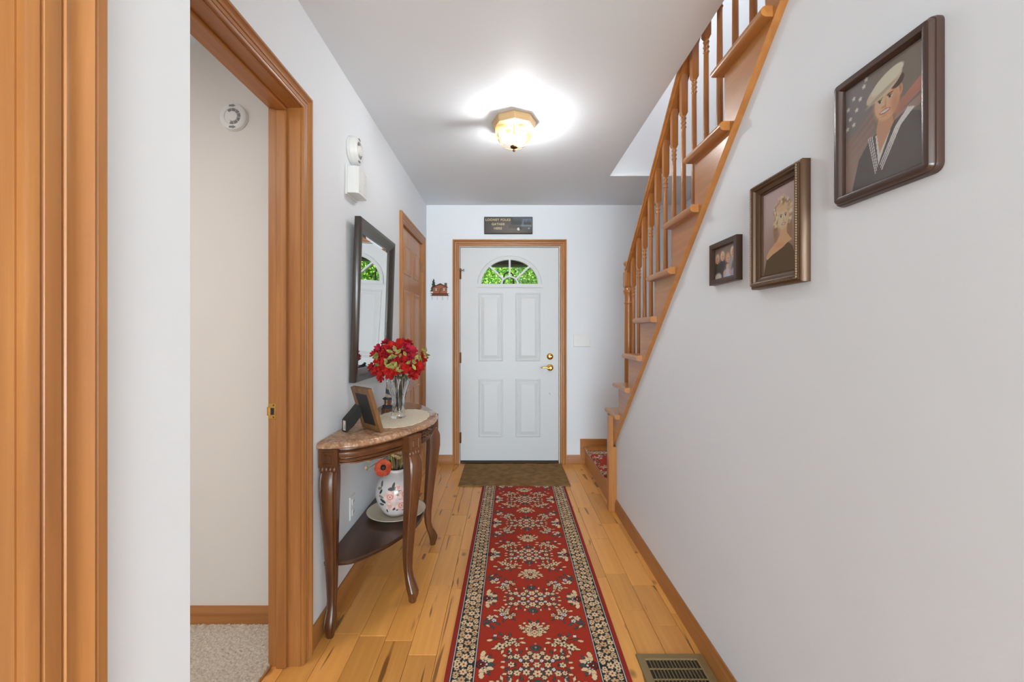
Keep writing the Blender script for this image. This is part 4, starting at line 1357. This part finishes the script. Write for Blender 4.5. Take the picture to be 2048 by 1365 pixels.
# doily
dl = MB()
DC = (-.545, 2.15)
rings = []
N = 120
for rr_, z in ((1.0, TZ + .0003), (1.0, TZ + .0016), (.985, TZ + .002)):
    rg_ = []
    for i in range(N):
        a = 2 * PI * i / N
        sc = 1 + .035 * abs(math.sin(a * 10)) - .012
        rg_.append((DC[0] + .135 * rr_ * sc * math.cos(a), DC[1] + .235 * rr_ * sc * math.sin(a), z))
    rings.append(rg_)
dl.loft(rings)
DO = Mat('cream_lace', S(238, 222, 190), .9, spec=.1)
vo = DO.n('ShaderNodeTexVoronoi', Scale=120.0)
DO.l(DO.coords(), vo.inputs['Vector'])
DO.base(DO.ramp(vo.outputs[0], [(.05, S(226, 208, 176)), (.5, S(244, 232, 208))]))
DO.bump(vo.outputs[0], .6, .002)
tag(dl.build('doily', DO.m, None, (DC[0], DC[1], TZ)), 'cream crochet doily under the crystal vase on the marble top', 'doily')

# crystal vase
VX, VY = -.563, 2.154
VZ = TZ + .0024
vs_ = thing('crystal_vase', (VX, VY, VZ), 'clear crystal vase with heart shaped rim holding red flowers', 'vase')
def vring(r, z, fl, n=48, ph=0):
    return [(VX + (r * (1 + fl * math.cos(6 * 2 * PI * i / n + ph))) * math.cos(2 * PI * i / n), VY + (r * (1 + fl * math.cos(6 * 2 * PI * i / n + ph))) * math.sin(2 * PI * i / n), z) for i in range(n)]
outer = [(.036, .0, 0), (.038, .006, .02), (.034, .02, .05), (.030, .05, .07), (.030, .085, .07), (.036, .12, .08), (.046, .155, .08), (.056, .185, .08), (.0585, .205, .06), (.057, .210, .04)]
inner = [(.053, .209, .03), (.050, .19, .02), (.040, .155, .02), (.030, .12, .02), (.024, .085, .02), (.024, .05, .02), (.022, .028, 0)]
MB().loft([vring(r, VZ + z, f) for r, z, f in outer] + [vring(r, VZ + z, f) for r, z, f in inner]).build('glass_body', CRYSTAL, vs_, smooth=60)
for i in range(6):
    a = 2 * PI * (i + .35) / 6
    def hp(s, z, r): return (VX + (r + .003) * math.cos(a + s), VY + (r + .003) * math.sin(a + s), VZ + z)
    pts = [hp(0, .120, .036), hp(-.28, .165, .049), hp(-.34, .195, .058), hp(-.22, .214, .060), hp(-.07, .210, .0595), hp(0, .192, .057), hp(.07, .210, .0595), hp(.22, .214, .060), hp(.34, .195, .058), hp(.28, .165, .049), hp(0, .120, .036)]
    MB().tube(pts, .0032, 8).build('heart_relief', CRYSTAL, vs_, smooth=60)

# red azalea bouquet
bq = thing('flower_bouquet', (VX, VY, 1.0), 'bunch of red azalea flowers with green leaves in crystal vase', 'flowers')
def petal_mesh(name, n_pet, r, cup, mat_, layers=2, pw=1.0):
    mb = MB()
    for ly in range(layers):
        for i in range(n_pet):
            a = 2 * PI * (i + ly * .5) / n_pet
            sc = 1 - .25 * ly
            rows_ = []
            for t, w in ((.06, .10), (.35, .24 * pw), (.65, .35 * pw), (.88, .30 * pw), (1.0, .08)):
                rad = r * sc * t
                z = r * cup * (t ** 1.4) * (1 + .5 * ly) - (.25 * r * max(0, t - .6) if ly == 0 else 0)
                row = []
                for q in (-1, -.4, .4, 1):
                    wob = .17 * r * math.sin(q * 5 + t * 9 + i)
                    row.append((rad * math.cos(a) - q * w * r * sc * math.sin(a), rad * math.sin(a) + q * w * r * sc * math.cos(a), z + wob * t + .08 * r * q * q))
                rows_.append(row)
            mb.loft(rows_, False, False, False)
    me_ob = mb.build(name, mat_, None, smooth=180, normals=False)
    return me_ob
def petal_mat(name, c1, c2):
    m = Mat(name, c1, .7, spec=.25)
    nz = m.n('ShaderNodeTexNoise', Scale=40.0, Detail=2.0)
    m.l(m.coords(rand=9.0), nz.inputs['Vector'])
    oi = m.n('ShaderNodeObjectInfo')
    a = m.ramp(nz.outputs[0], [(.35, c1), (.65, c2)])
    b = m.ramp(oi.outputs['Random'], [(0, (.8, .7, .8)), (1, (1.1, 1.2, 1.0))])
    m.base(m.mix(1.0, a, b, 'MULTIPLY'))
    return m.m
REDP = petal_mat('red_petal', S(158, 16, 14), S(192, 34, 28))
MAGP = petal_mat('crimson_petal', S(160, 18, 42), S(186, 34, 62))
def orient(o, pos, direction, spin, sc=1.0, parent=None):
    o.parent = parent
    q = Vector(direction).normalized().to_track_quat('Z', 'Y')
    o.rotation_mode = 'QUATERNION'
    from mathutils import Quaternion
    o.rotation_quaternion = q @ Quaternion((0, 0, 1), spin)
    o.location = Vector(pos) - ORG[parent.name]
    o.scale = (sc, sc, sc)
protos = {}
rr = random.Random(21)
BCX, BCY = 797.0, 722.0
cz = H - (BCY - CY) / F * VY
def place_b(cx_, cy_, back=False, push=0.0):
    px, py = 730 + cx_ / 6.83, 660 + cy_ / 6.83
    dx, dz = (px - BCX) / F * VY, -(py - BCY) / F * VY
    rho = min(1.0, math.hypot(dx / .14, dz / .125))
    dd = -.105 * math.sqrt(max(0.0, 1 - rho ** 2)) + push
    if back: dd = -dd
    y = VY + dd
    pos = Vector((VX + dx * y / VY, y, cz + dz * y / VY))
    return pos, (pos - Vector((VX, VY, cz - .05))).normalized()
blos = [(320, 170, 1), (345, 250, 0), (390, 290, 1), (535, 180, 0), (610, 225, 1), (685, 280, 1), (290, 330, 0), (345, 390, 0), (290, 480, 0), (130, 510, 0), (190, 560, 0), (265, 640, 0), (290, 590, 0), (410, 600, 0), (590, 370, 0), (650, 420, 1), (730, 540, 0), (665, 600, 0), (700, 620, 0), (805, 375, 0), (165, 335, 0), (490, 440, 0), (570, 540, 0), (480, 240, 0), (430, 330, 0), (240, 420, 0), (360, 540, 0), (480, 560, 0), (540, 420, 0), (250, 260, 1), (420, 210, 0), (620, 500, 0), (700, 360, 1), (760, 480, 0), (330, 330, 0), (520, 350, 1)]
for i, (a, b, kx2) in enumerate(blos):
    pos, d = place_b(a, b)
    d = (d + Vector((.25, -.45, .15))).normalized()
    if kx2 not in protos:
        o = petal_mesh('blossom', 5, .034, .42, MAGP if kx2 else REDP); protos[kx2] = o
    else:
        o = protos[kx2].copy(); C.objects.link(o)
    orient(o, pos, d + Vector((rr.uniform(-.4, .4), rr.uniform(-.3, .3), rr.uniform(-.4, .4))), rr.uniform(0, 6), rr.uniform(.62, .95), bq)
for i in range(16):
    a = rr.uniform(150, 760); b = rr.uniform(200, 600)
    pos, d = place_b(a, b, True)
    o = protos[i % 2].copy(); C.objects.link(o)
    orient(o, pos, d, rr.uniform(0, 6), rr.uniform(.8, 1.0), bq)
def leaf_mesh(name, L, w, mat_, bend=.25):
    mb = MB()
    rows_ = []
    for t, ww in ((0, .04), (.2, .55), (.5, 1), (.8, .6), (1, .03)):
        rows_.append([(t * L, -ww * w / 2, bend * L * t * t + .1 * w * ww), (t * L, 0, bend * L * t * t), (t * L, ww * w / 2, bend * L * t * t + .1 * w * ww)])
    mb.loft(rows_, False, False, False)
    return mb.build(name, mat_, None, smooth=180, normals=False)
GRN = petal_mat('azalea_leaf', S(104, 104, 46), S(158, 148, 84))
DGR = petal_mat('dark_leaf', S(40, 46, 32), S(72, 78, 52))
lfs = [(480, 520, 1), (505, 505, 1), (470, 470, 1), (530, 505, 1), (455, 310, 1), (505, 310, 1), (580, 300, 1), (520, 270, 1), (235, 300, 1), (185, 350, 1), (240, 400, 1), (745, 400, 1), (790, 420, 1), (740, 455, 1), (830, 330, 1), (855, 290, 1), (380, 470, 1), (410, 420, 1), (190, 380, 1), (160, 370, 1), (220, 440, 1), (430, 440, 1), (370, 480, 1), (550, 480, 1), (525, 540, 1), (440, 510, 1), (480, 290, 1), (540, 290, 1), (610, 270, 1), (770, 430, 1), (845, 310, 1), (870, 360, 1), (720, 450, 1), (200, 300, 1), (450, 350, 1), (395, 380, 1), (810, 290, 1), (500, 480, 1), (460, 300, 1), (700, 400, 1),
       (590, 600, 0), (520, 610, 0), (400, 670, 0), (330, 750, 0), (350, 640, 0), (560, 630, 0), (200, 600, 0), (470, 650, 0), (260, 520, 0), (420, 540, 0), (620, 560, 0)]
lp_ = {}
for i, (a, b, kx2) in enumerate(lfs):
    pos, d = place_b(a, b, push=-.030 if kx2 else .02)
    if kx2 not in lp_:
        o = leaf_mesh('leaf', .034, .018, GRN if kx2 else DGR); lp_[kx2] = o
    else:
        o = lp_[kx2].copy(); C.objects.link(o)
    dd = (d + Vector((.1, -.7, .25))).normalized()
    orient(o, pos, dd, rr.uniform(0, 6.28), rr.uniform(.75, 1.1), bq)
for i in range(9):
    a = i * 2.4
    topp = Vector((VX + .06 * math.cos(a), VY + .06 * math.sin(a), cz - .01 + .03 * (i % 3)))
    MB().tube([(VX + .008 * math.cos(a), VY + .008 * math.sin(a), VZ + .035), (VX + .012 * math.cos(a), VY + .012 * math.sin(a), VZ + .13), (VX + .025 * math.cos(a), VY + .025 * math.sin(a), VZ + .21), topp], .0024, 6).build('stem', DGR, bq, smooth=60)

# tabletop photo frame seen from behind
tf = thing('photo_frame', (-.605, 1.872, TZ), 'rustic wooden photo frame seen from behind on the marble top', 'picture frame')
A_, B_ = Vector((-.663, 1.925, 0)), Vector((-.548, 1.822, 0))
ux = (B_ - A_).normalized()
nn = Vector((-ux.y, ux.x, 0))          # front normal of the frame
if nn.y < 0: nn = -nn
lean = math.radians(17)
upv = Vector((0, 0, 1)) * math.cos(lean) - nn * math.sin(lean)
fnv = nn * math.cos(lean) + Vector((0, 0, 1)) * math.sin(lean)
O_ = A_ + Vector((0, 0, TZ + .0012 + .006))
LW_, LH_ = (B_ - A_).length, .200
def tfn(a, b, d): return tuple(O_ + ux * a + upv * b + fnv * d)
frame_mb((0, LW_, 0, LH_), [(0, -.009), (0, .009), (.004, .011), (.024, .008), (.026, .004), (.026, -.009), (.0, -.009)], tfn, .0003, 2).build('frame', RUST, tf)
MB().add([tfn(a, b, d) for d in (-.007, -.004) for a, b in ((.024, .024), (LW_ - .024, .024), (LW_ - .024, LH_ - .024), (.024, LH_ - .024))], [(0, 1, 2, 3), (4, 5, 6, 7), (0, 1, 5, 4), (1, 2, 6, 5), (2, 3, 7, 6), (3, 0, 4, 7)]).build('back_board', BLACK, tf)
p = Pic(40, 50, 1.3, S(150, 140, 130)); p.e(.5, .4, .3, .4, S(90, 90, 110)); p.e(.5, .7, .16, .13, SK)
link('photograph', p.mesh('photograph', lambda a, b: Vector(tfn(.024 + (LW_ - .048) * a, .024 + (LH_ - .048) * b, -.0025)) - ORG[tf.name]), PHOTO, tf, ORG[tf.name])
# easel leg
foot = Vector((-.722, 1.842, 0))
def es_ring(d, z0, z1, w): return [foot + nn * d + ux * (sx * w) + Vector((0, 0, z)) for sx, z in ((-1, z0), (1, z0), (1, z1), (-1, z1))]
es = MB().loft([es_ring(0, TZ + .0006, TZ + .054, .021), es_ring(.034, TZ + .024, TZ + .086, .021), es_ring(.068, TZ + .062, TZ + .122, .021)]).build('easel_leg', BLACK, tf)
dirv, sidev, nv_ = -nn, ux, Vector((0, 0, 1))
foot = foot + Vector((0, 0, TZ + .027))
lbl = [foot + dirv * .0004 + sidev * a + nv_ * b for a, b in ((-.010, -.020), (.012, -.020), (.012, .023), (-.010, .023))]
MB().add([tuple(q) for q in lbl] + [tuple(q + dirv * .0004) for q in lbl], [(0, 1, 2, 3), (4, 5, 6, 7), (0, 1, 5, 4), (1, 2, 6, 5), (2, 3, 7, 6), (3, 0, 4, 7)]).build('price_sticker', flat('sticker', S(226, 206, 190), .6), es)
mb = MB()
for i in range(7):
    a = .0015 + i * .0013
    q = [foot + dirv * .0012 + sidev * s2 + nv_ * b for s2, b in ((.002, -.012 + i * .0028), (.009, -.012 + i * .0028), (.009, -.0106 + i * .0028), (.002, -.0106 + i * .0028))]
    mb.add([tuple(v) for v in q], [(0, 1, 2, 3)])
mb.build('barcode', BLACK, es)

# lighthouse figurine
lx, ly = -.668, 2.385
lh = thing('lighthouse_figurine', (lx, ly, TZ), 'small lighthouse figurine with blue and cream stripes behind the vase', 'figurine')
NAVY = flat('figurine_navy', S(58, 66, 80), .5)
def octo(r, z): return [(lx + r * math.cos(PI / 8 + PI / 4 * i), ly + r * math.sin(PI / 8 + PI / 4 * i), z) for i in range(8)]
MB().loft([octo(.052, TZ + .0004), octo(.052, TZ + .012)]).build('wooden_foot', RUST, lh)
MB().loft([octo(.048, TZ + .0122), octo(.046, TZ + .028), octo(.04, TZ + .031)]).build('base', NAVY, lh)
br = MB().loft([octo(.036, TZ + .031), octo(.036, TZ + .062)]).build('brick_house', flat('figurine_brick', S(142, 74, 50), .7), lh)
mb = MB()
for i in range(8):
    a = PI / 8 + PI / 4 * i
    for q in range(4):
        c = (lx + .0365 * math.cos(a), ly + .0365 * math.sin(a), TZ + .035 + q * .0078)
        mb.sphere(c, (.006, .006, .0032), 6, 4)
mb.build('quoin', flat('figurine_stone', S(206, 198, 190), .7), br)['kind'] = 'stuff'
MB().loft([octo(.046, TZ + .062), octo(.046, TZ + .066), octo(.036, TZ + .074)]).build('roof', NAVY, lh)
nth, nz_ = 48, 60
th = np.linspace(0, 2 * PI, nth + 1); hh = np.linspace(0, 1, nz_)
TT, HH = np.meshgrid(th, hh, indexing='ij')
R_ = .031 - .011 * HH
co = np.stack([R_ * np.cos(TT), R_ * np.sin(TT), .074 + HH * .15], -1).reshape(-1, 3)
i = np.arange(nth * (nz_ - 1)); a = (i // (nz_ - 1)) * nz_ + i % (nz_ - 1)
me = np_mesh('tower', co, np.stack([a, a + nz_, a + nz_ + 1, a + 1], -1))
st_ = ((TT / (2 * PI) + HH * 2.6) % 1 < .5)
set_paint(me, np.where(st_.ravel()[:, None], np.array(S(74, 86, 100)), np.array(S(212, 188, 164))))
link('tower', me, vcol('figurine_stripes', .5), lh, ORG[lh.name], 180)
MB().lathe([(.026, .224), (.026, .229), (.015, .230), (.015, .250), (.018, .252), (.002, .268)], (lx, ly, TZ), 12).build('lantern_room', NAVY, lh, smooth=40)

# plate and painted jar on the lower shelf
SZ = .2812
PXc, PYc = -.578, 2.172
plate = MB().lathe([(.060, 0), (.098, .004), (.132, .021), (.149, .026), (.150, .0285), (.131, .0250), (.097, .009), (.001, .007)], (PXc, PYc, SZ), 48)
tag(plate.build('plate', flat('cream_glaze', S(232, 220, 196), .15), None, (PXc, PYc, SZ), 40), 'shallow cream plate under the flowered jar on the lower shelf', 'plate')
JZ = SZ + .0082
prof = [(.050, 0), (.057, .004), (.074, .025), (.094, .06), (.104, .095), (.106, .125), (.101, .155), (.086, .185), (.064, .205), (.049, .216), (.043, .222), (.046, .230), (.049, .236)]
prof_s = cat([(b, a) for a, b in prof], 16)
nth = 330
rows_ = len(prof_s)
zz = np.array([p_[0] for p_ in prof_s]); rrr = np.array([p_[1] for p_ in prof_s])
th = np.linspace(0, 2 * PI, nth + 1)
TT, ZZ = np.meshgrid(th, zz, indexing='ij'); _, RR = np.meshgrid(th, rrr, indexing='ij')
co = np.stack([RR * np.cos(TT), RR * np.sin(TT), ZZ], -1).reshape(-1, 3)
i = np.arange(nth * (rows_ - 1)); a = (i // (rows_ - 1)) * rows_ + i % (rows_ - 1)
me = np_mesh('jar_body', co, np.stack([a, a + rows_, a + rows_ + 1, a + 1], -1))
colr = np.zeros(TT.shape + (3,)); colr[:] = S(206, 197, 195)
U_ = (TT - 4.75) * .095      # arc length from the side facing the hall
def je(cu, cz_, a_, b_, ang, col):
    global colr
    c, s = math.cos(ang), math.sin(ang)
    for k in (-1, 0, 1):
        x = (U_ - cu + k * 2 * PI * .095); y = ZZ - cz_
        m = ((x * c + y * s) / a_) ** 2 + ((-x * s + y * c) / b_) ** 2 < 1
        colr[m] = col
def jrose(u, z, r):
    for q in range(7): je(u + r * .62 * math.cos(q * .9), z + r * .62 * math.sin(q * .9), r * .5, r * .42, q * .9, S(224, 178, 166) if q % 2 else S(234, 200, 190))
    je(u, z, r * .55, r * .5, 0, S(206, 140, 130)); je(u, z, r * .36, r * .34, 0, S(232, 190, 178)); je(u, z, r * .15, r * .15, 0, S(190, 110, 104))
def jleaf(u, z, L, ang, g=0): je(u + L / 2 * math.cos(ang), z + L / 2 * math.sin(ang), L / 2, L * .22, ang, (S(86, 88, 84), S(128, 130, 104), S(60, 58, 62))[g])
for base_u in (-.30, 0.0, .30):
    B = base_u
    for u, z, L, an, g in ((-.055, .165, .03, 2.2, 0), (-.055, .16, .03, 3.4, 1), (-.05, .155, .028, 4.2, 2), (-.02, .158, .04, .1, 0), (0, .16, .03, 1.2, 0), (.03, .15, .035, -.4, 0), (.02, .13, .035, .3, 1), (.035, .115, .05, -.9, 0), (-.04, .115, .03, 2.9, 1), (-.03, .09, .035, 2.6, 2), (-.04, .08, .03, 3.2, 0), (0.0, .05, .025, .7, 2), (-.03, .055, .022, 4.6, 2), (.02, .045, .03, .9, 0), (.05, .045, .03, .3, 2), (.09, .15, .04, .5, 0), (.1, .07, .035, -.5, 1)):
        jleaf(B + u, z, L, an, g)
    jrose(B - .008, .122, .028); jrose(B + .06, .130, .030); jrose(B + .045, .075, .030); jrose(B - .012, .072, .018); jrose(B + .03, .165, .013)
set_paint(me, colr.reshape(-1, 3))
jr = thing('ginger_jar', (PXc, PYc, JZ), 'white porcelain jar painted with pink roses on the lower shelf', 'jar')
link('jar_body', me, vcol('painted_porcelain', .18), jr, ORG[jr.name], 180)
MB().lathe([(.049, .236), (.046, .2365), (.041, .225), (.041, .215), (.001, .21)], (PXc, PYc, JZ), 40, cap0=False).build('neck', flat('jar_inside', S(150, 138, 128), .4), jr, smooth=60)
# dried flowers in the jar
df = thing('dried_flowers', (PXc, PYc, JZ + .23), 'orange poppy and dried white blooms in the painted jar', 'flowers')
DRY = flat('dried_stem', S(110, 92, 60), .8)
def at(px, py, Y): return Vector(((px - CX) / F * Y, Y, H - (py - CY) / F * Y))
pp = at(766, 936, PYc - .05)
POP = petal_mat('poppy_petal', S(180, 58, 28), S(204, 92, 62))
o = petal_mesh('poppy', 5, .044, .25, POP, 1, 1.5)
o.parent = df
orient(o, pp, (.35, -.85, .2), .4, 1.0, df)
MB().sphere(pp + Vector((.003, -.006, .002)), .014, 10, 8).build('poppy_centre', BLACK, df, smooth=180)
MB().tube([(PXc - .01, PYc, JZ + .21), (PXc - .03, PYc - .015, JZ + .26), tuple(pp + Vector((0, .02, 0)))], .0025, 6).build('stem', DRY, df, smooth=60)
CRB = petal_mat('cream_bloom', S(206, 180, 140), S(228, 210, 176))
for px, py in ((738, 922), (735, 937), (752, 912), (760, 905)):
    q = at(px, py, PYc - .02)
    o = petal_mesh('cream_bud', 6, .014, .5, CRB, 2)
    orient(o, q, (-.3, -.7, .3), rr.uniform(0, 6), 1.0, df)
    MB().tube([(PXc - .01, PYc, JZ + .215), (PXc - .04, PYc - .005, JZ + .30), tuple(q + Vector((.004, .006, 0)))], .0015, 6).build('stem', DRY, df, smooth=60)
bigb = at(800, 905, PYc - .02)
o = petal_mesh('cream_bloom', 7, .045, .45, petal_mat('straw_bloom', S(206, 176, 110), S(232, 210, 160)), 2)
orient(o, bigb, (.1, -.7, .5), 0, 1.0, df)
MB().tube([(PXc, PYc, JZ + .21), tuple(bigb + Vector((0, .01, -.01)))], .0025, 6).build('stem', DRY, df, smooth=60)
for i in range(16):
    a = rr.uniform(0, 6.28); s = rr.uniform(.01, .034)
    b0 = Vector((PXc + .02 * math.cos(a), PYc + .02 * math.sin(a), JZ + .213)); b1 = Vector((PXc + s * 1.3 * math.cos(a), PYc + s * 1.3 * math.sin(a), JZ + rr.uniform(.27, .33)))
    MB().tube([b0, (b0 + b1) / 2 + Vector((0, 0, .01)), b1], [.0015, .004, .0012], 6).build('dried_leaf', DRY if i % 3 else GRN, df, smooth=60)

# ------------------------------------------------------------------ outdoors, seen through the fanlight
gm = Mat('lawn', S(92, 132, 52), .9)
nz = gm.n('ShaderNodeTexNoise', Scale=3.0, Detail=6.0); gm.l(gm.coords(), nz.inputs['Vector'])
gm.base(gm.ramp(nz.outputs[0], [(.3, S(70, 104, 40)), (.7, S(128, 160, 72))]))
struct('ground', MB().box(-25, 25, YE + .12, 40, -.4, -.2), gm.m, 'green lawn outside the front door', 'lawn')
struct('porch_floor', MB().box(-2.5, 3, YE + .125, 5.7, -.2, -.02), flat('porch_concrete', (.45, .44, .42), .8), 'concrete porch slab outside the door', 'porch floor')
struct('porch_roof', MB().box(-3.2, 3.5, YE + .125, 5.75, 2.50, 2.6).box(-3.2, 3.5, 5.5, 5.7, 2.145, 2.50), flat('porch_brown', S(66, 46, 46), .6), 'dark brown porch beam visible at top of the fanlight', 'porch roof')
struct('porch_gutter', MB().box(-3.2, 3.5, 5.72, 5.82, 2.17, 2.5).box(-3.2, 3.5, 5.70, 5.86, 2.16, 2.185), flat('gutter_grey', S(150, 156, 162), .4), 'pale grey gutter edge under the porch beam', 'gutter')
for sx in (-3.0, 3.3): struct('porch_post', MB().cbox(sx - .06, sx + .06, 5.5, 5.62, -.02, 2.145, .004), flat('porch_post_brown', S(66, 46, 46), .6), 'brown post carrying the porch roof ' + ('left' if sx < 0 else 'right') + ' of the door', 'post')
st2 = thing('plant_hanger', (.018, 4.75, -.02), 'black arched iron hanger standing outside behind the fanlight', 'plant hanger')
w = .054
zt = H + (CY - 545) / F * 4.75
pts = [(.018 - w, 4.75, -.02), (.018 - w, 4.75, zt - .05)] + [(.018 - w * math.cos(PI * i / 8), 4.75, zt - .05 + .05 * math.sin(PI * i / 8)) for i in range(1, 8)] + [(.018 + w, 4.75, zt - .05), (.018 + w, 4.75, -.02)]
MB().tube(pts, .008, 8).build('arch', IRON, st2, smooth=60)
MB().tube([(.018 - w, 4.75, .5), (.018 + w, 4.75, .5)], .008, 8).build('cross_bar', IRON, st2)
BARK = flat('bark', S(92, 78, 64), .9)
LEAFM = Mat('tree_leaf', S(120, 176, 60), .5)
oi = LEAFM.n('ShaderNodeNewGeometry')
LEAFM.base(LEAFM.ramp(oi.outputs['Random Per Island'], [(0, S(64, 130, 40)), (.5, S(124, 188, 62)), (.85, S(172, 220, 96)), (1, S(200, 206, 90))]))
LEAFM.p.inputs['Subsurface Weight'].default_value = 0
LEAFM = LEAFM.m
def tree(x, y, h, r, n, seed, label):
    t = thing('tree', (x, y, -.2), label, 'tree', 'trees outside the front door')
    g = np.random.default_rng(seed)
    mb = MB().tube([(x, y, -.2), (x + .05, y, h * .5), (x - .1, y + .1, h)], [.12, .09, .03], 8)
    for i in range(7):
        a = i * 2.1
        z0 = h * (.25 + .09 * i)
        mb.tube([(x, y, z0), (x + r * .5 * math.cos(a), y + r * .5 * math.sin(a), z0 + .3), (x + r * .9 * math.cos(a), y + r * .9 * math.sin(a), z0 + .4)], [.04, .025, .01], 6)
    mb.build('trunk', BARK, t, smooth=60)
    d = g.normal(size=(n, 3)); d /= np.linalg.norm(d, axis=1)[:, None]
    rad = g.random(n) ** .45
    P = np.stack([x + d[:, 0] * rad * r, y + d[:, 1] * rad * r, h * .55 + d[:, 2] * rad * h * .52], 1)
    P = P[P[:, 2] > -.1]
    m = len(P)
    A = g.normal(size=(m, 3)); A /= np.linalg.norm(A, axis=1)[:, None]
    Bv = np.cross(A, g.normal(size=(m, 3))); Bv /= np.linalg.norm(Bv, axis=1)[:, None]
    L = g.uniform(.016, .034, m)[:, None]; Wd = L * .45
    co = np.stack([P - A * L, P + Bv * Wd, P + A * L, P - Bv * Wd], 1).reshape(-1, 3) - np.array([x, y, -.2])
    me = np_mesh('foliage', co, np.arange(m * 4).reshape(-1, 4))
    f = link('foliage', me, LEAFM, t, ORG[t.name])
    f['kind'] = 'stuff'
tree(-1.0, 8.0, 4.2, 1.15, 70000, 1, 'leafy green tree seen through the left side of the fanlight')
tree(1.35, 8.0, 4.2, 1.15, 70000, 2, 'leafy green tree seen through the right side of the fanlight')
tree(.1, 11.0, 6.0, 1.6, 60000, 3, 'taller green tree behind the two nearer trees outside')
tree(3.6, 11.0, 5.4, 1.7, 20000, 4, 'green tree far to the right outside the porch')
tree(-3.4, 11.0, 5.4, 1.7, 20000, 5, 'green tree far to the left outside the porch')
